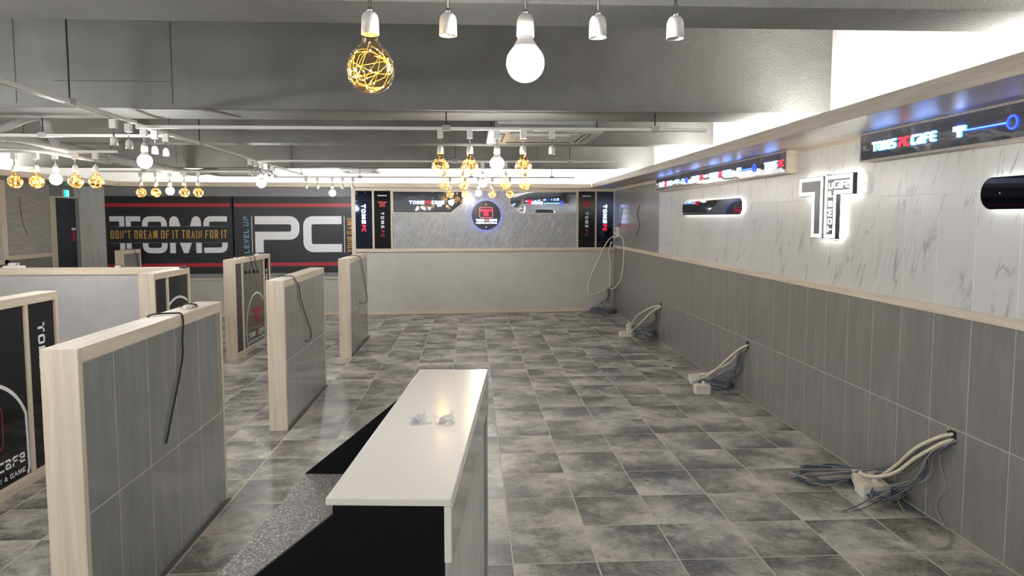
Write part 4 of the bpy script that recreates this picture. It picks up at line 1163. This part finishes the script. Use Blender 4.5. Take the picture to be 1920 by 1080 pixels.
for i in range(0, len(PT), 5): fm_.octa(tuple(PT[i]), .0019)
ME_WIRE = shared(wm_, 'copper_wire', WIRE); ME_FAIRY = fm_.mesh('fairy_lights', FAIRY)
cz = -.212+DZ; rl = .048
ME_CONE = shared(MB().lathe(dn([(.0185, -.140), (.019, -.150), (.023, -.158), (.030, -.170), (.0335, -.1765)]), 24), 'bulb_neck', PLASTIC)
ME_LED = shared(MB().lathe([(.0335, -.1767+DZ)] + [(rl*math.cos(math.radians(q)), cz+rl*math.sin(math.radians(q))) for q in range(44, -89, -7)], 24), 'glowing_bulb', LED)
KIND_WORDS = {'g': ('string_globe_lamp', 'amber fairy-light globe bulb'), 'L': ('led_lamp', 'bright white LED bulb'), 'e': ('empty_lamp_holder', 'empty white lamp holder')}
ORD = ['first', 'second', 'third', 'fourth', 'fifth']
def lamp(x, y, z, kind, label, group, i):
    nm, _ = KIND_WORDS[kind]
    t = thing(nm, label, 'lamp', Matrix.Translation((x, y, z)), group)
    yaw = random.uniform(0, 6.28)
    RZ = Matrix.Rotation(yaw, 4, 'Z')
    link('track_adapter', ME_AD, t, bevel=0)
    link('stem', ME_ROD, t); link('socket', ME_SOCK, t)
    if kind == 'g':
        gl = link('glass_globe', ME_GLOBE, t)
        link('copper_wire', ME_WIRE, gl, RZ); link('fairy_lights', ME_FAIRY, gl, RZ)
        p = point('globe_light', (x, y, z+ctr), .5, (1, .72, .36), 0.0)
    elif kind == 'L':
        link('bulb_neck', ME_CONE, t); link('glowing_bulb', ME_LED, t)
TZ = 2.250
def row(where, xs, y, kinds, dz=0.0):
    for i, (x, k) in enumerate(zip(xs, kinds)):
        lamp(x, y, TZ+dz, k, '%s, %s from left in the row %s' % (KIND_WORDS[k][1], ORD[i], where), 'lamps in the row '+where, i)
row('hanging nearest over the counter', (-.2513, -.0563, .1397, .3257, .5264), 1.85, 'geLee', .010)
row('under the large concrete beam', (-.2112, -.0083, .1807, .3629, .5644), 5.0, 'ggLge', -.004)
row('third from front, mid room', (-.2984, -.0856, .128, .3837, .5986), 8.0, 'ggLgg', .008)
row('farthest, above the round sign', (-.3192, -.0934, .1089, .3195, .5876), 10.9, 'ggLgg', .001)
row('before the PC mural', (-2.4719, -2.3029, -2.0841, -1.9315, -1.7769), 10.92, 'eeLee', .001)
row('at the left frame edge', (-3.9124, -3.7329, -3.5723, -3.4065, -3.2366), 6.4, 'ggLgg', -.044)
row('before the TOMS mural', (-4.0237, -3.846, -3.6803, -3.5084, -3.3423), 9.0, 'ggLgg', -.044)
for i, (x, y, k) in enumerate(((-2.25, 4.686, 'e'), (-2.25, 4.886, 'e'), (-2.25, 5.105, 'L'), (-2.25, 5.275, 'e'), (-2.25, 5.46, 'e'))):
    lamp(x, y, TZ+.012, k, '%s, %s from left in the nearer group on the receding track' % (KIND_WORDS[k][1], ORD[i]), 'near lamps on the receding track', i)
for i, (x, y, k) in enumerate(((-2.345, 7.78, 'e'), (-2.345, 7.98, 'e'), (-2.345, 8.18, 'L'), (-2.345, 8.37, 'e'), (-2.345, 8.62, 'e'))):
    lamp(x, y, TZ+.010, k, '%s, %s from left in the farther group on the receding track' % (KIND_WORDS[k][1], ORD[i]), 'far lamps on the receding track', i)

def track(label, p0, p1, hangers, wd=.034, h=.022, rodtop=2.37):
    p0, p1 = Vector(p0), Vector(p1); L = (p1-p0).length
    X = (p1-p0).normalized(); up_ = Vector((0, 0, 1)); Y = up_.cross(X).normalized()
    M = Matrix(((X.x, Y.x, 0, p0.x), (X.y, Y.y, 0, p0.y), (0, 0, 1, p0.z), (0, 0, 0, 1)))
    t = thing('lighting_track', label, 'track', M)
    MB().box(0, L, -wd/2, wd/2, 0, h).build('track_rail', METALW, t, bevel=.002)
    MB().box(.01, L-.01, -.006, .006, -.0008, .0005).build('track_slot', BLKPLASTIC, t)
    for s in hangers:
        MB().box(s-.028, s+.028, -wd/2-.005, wd/2+.005, -.003, h+.012).build('hanger_clamp', PAINTGREY, t, bevel=.002)
        MB().tube([(s, 0, h+.01), (s, 0, rodtop-p0.z)], .005, 6).build('hanger_rod', BLKPLASTIC, t)
        MB().tube([(s+.028, 0, h*.5), (s+.04, 0, h*.5)], .006, 8).build('clamp_screw', BLKPLASTIC, t)
track('white lighting track over the counter, nearest one', (-.6, 1.85, TZ+.010), (.95, 1.85, TZ+.010), (.05,), rodtop=3.0)
track('long lighting track crossing under the large concrete beam', (-2.25, 5.0, TZ-.004), (1.66, 5.0, TZ-.004), (2.08, 3.54), rodtop=2.371)
track('lighting track crossing the room in front of the third beam', (-2.345, 8.0, TZ+.008), (1.60, 8.0, TZ+.008), (2.17, 3.45), rodtop=3.0)
track('dark thin lighting track nearest the end wall', (-3.0, 10.92, TZ+.001), (1.58, 10.92, TZ+.001), (1.33, 3.0, 4.23), .028, rodtop=3.0)
track('lighting track receding from the upper left corner', (-2.13, 1.6, TZ+.022), (-2.25, 4.98, TZ+.012), (2.55,), rodtop=3.0)
track('middle length of the receding lighting track', (-2.252, 5.03, TZ+.012), (-2.345, 7.975, TZ+.010), (1.2,), rodtop=3.0)
track('far length of the receding lighting track before the mural', (-2.347, 8.03, TZ+.010), (-2.42, 10.88, TZ+.001), (2.3,), .03, rodtop=3.0)
track('lighting track of the left row of globes', (-4.6, 6.4, TZ-.044), (-3.05, 6.4, TZ-.044), (.95,), rodtop=3.0)
track('lighting track before the TOMS mural', (-4.55, 9.0, TZ-.044), (-3.0, 9.0, TZ-.044), (.57,), .028, rodtop=3.0)
track('plain white track high at the left under the concrete beam', (-4.9, 5.56, TZ-.002), (-2.30, 5.56, TZ-.002), (1.72,), rodtop=3.0)

# ================================================================== AIR CONDITIONERS AND PIPES
def cassette(label, x0, x1, y0, y1, z, top):
    cx_, cy_ = (x0+x1)/2, (y0+y1)/2; hx, hy = (x1-x0)/2, (y1-y0)/2
    t = thing('ceiling_cassette', label, 'air conditioner', loc=(cx_, cy_, z))
    MB().prism(rrect(-hx, hx, -hy, hy, .05), .004, .035).build('fascia_panel', METALW, t, bevel=.004)
    MB().box(-hx*.84, hx*.84, -hy*.84, hy*.84, .035, top-z).build('casing', PAINTGREY, t)
    MB().prism(rrect(-hx*.5, hx*.5, -hy*.5, hy*.5, .03), -.004, .004).build('intake_grille', METALW, t, bevel=.002)
    for ax in (0, 1):
        for s in (-1, 1):
            m = MB(); n = MB()
            if ax: m.box(-hx*.62, hx*.62, s*hy*.76-.03, s*hy*.76+.03, .0, .005); n.box(-hx*.6, hx*.6, s*hy*.76-.012, s*hy*.76+.012, -.004, .0)
            else: m.box(s*hx*.76-.03, s*hx*.76+.03, -hy*.62, hy*.62, .0, .005); n.box(s*hx*.76-.012, s*hx*.76+.012, -hy*.6, hy*.6, -.004, .0)
            m.build('outlet_slot', BLKPLASTIC, t); n.build('louver', METALW, t)
    for sx in (-1, 1):
        for sy in (-1, 1): MB().tube([(sx*hx*.9, sy*hy*.8, .035), (sx*hx*.9, sy*hy*.8, 3.0-z)], .005, 6).build('hanger_rod', BLKPLASTIC, t)
cassette('air conditioner cassette between beams, right of the amber globes', .14, 1.07, 5.72, 6.68, 2.325, 2.50)
cassette('air conditioner cassette far left beyond the wrapped pipe', -3.82, -2.92, 10.2, 11.12, 2.275, 2.40)
cassette('pale air conditioner seen edge-on against the bright cove', -2.02, -1.45, 11.1, 11.75, 2.365, 2.45)

def pipe(label, pts, r, joints=(), name='wrapped_pipe'):
    t = thing(name, label, 'pipe', loc=pts[0]); o = Vector(pts[0]); P = [p-o for p in smooth_path(pts, 10)]
    wob = random.Random(len(pts))
    rad = [r*(1+wob.uniform(-.05, .05)) for _ in P]
    MB().tube(P, lambda i: rad[i], 12).build('insulation', PIPEWRAP, t, smooth=True)
    for j in joints:
        k = int(j*(len(P)-1)); d = (P[min(k+1, len(P)-1)]-P[k]).normalized(); q = d.to_track_quat('Z', 'Y').to_matrix().to_4x4()
        MB().lathe([(r*1.02, -.03), (r*1.12, -.02), (r*1.12, .02), (r*1.02, .03)], 14).build('pipe_collar', PAINTGREY, t, Matrix.Translation(P[k]) @ q)
pipe('main grey wrapped pipe sagging across the upper left', [(-4.3, 5.85, 2.315), (-3.85, 5.9, 2.30), (-3.62, 6.0, 2.29), (-3.49, 6.3, 2.255), (-3.47, 6.9, 2.235), (-3.55, 7.7, 2.225), (-3.63, 8.6, 2.235), (-3.70, 9.4, 2.245), (-3.70, 9.85, 2.255), (-3.62, 10.2, 2.30), (-3.5, 10.4, 2.33)], .043, (.15, .42, .62))
pipe('lower grey wrapped pipe beside the main one at the left edge', [(-4.5, 5.95, 2.215), (-3.9, 6.0, 2.235), (-3.62, 6.15, 2.225), (-3.47, 6.6, 2.20), (-3.46, 7.1, 2.195)], .034)
pipe('slanting grey pipe rising behind the concrete beam at the left edge', [(-3.9, 5.88, 2.28), (-3.66, 5.88, 2.35), (-3.5, 5.88, 2.42), (-3.30, 5.88, 2.47)], .034)
pipe('vertical grey drop pipe at the upper left', [(-3.37, 5.92, 2.75), (-3.37, 5.92, 2.5), (-3.365, 5.95, 2.35), (-3.36, 6.05, 2.25)], .032, (.55,))
cd = pipe('thin white conduit stub under the large concrete beam', [(-1.80, 4.96, 2.368), (-1.76, 4.985, 2.366), (-1.68, 5.25, 2.366), (-1.66, 5.32, 2.367)], .007, name='conduit_stub')

# ------------------------------------------------------------------ render hints that belong to the scene
scene.cycles.max_bounces = 8
scene.cycles.diffuse_bounces = 5
scene.cycles.transparent_max_bounces = 24
scene.cycles.sample_clamp_indirect = 6.0
scene.cycles.use_denoising = True
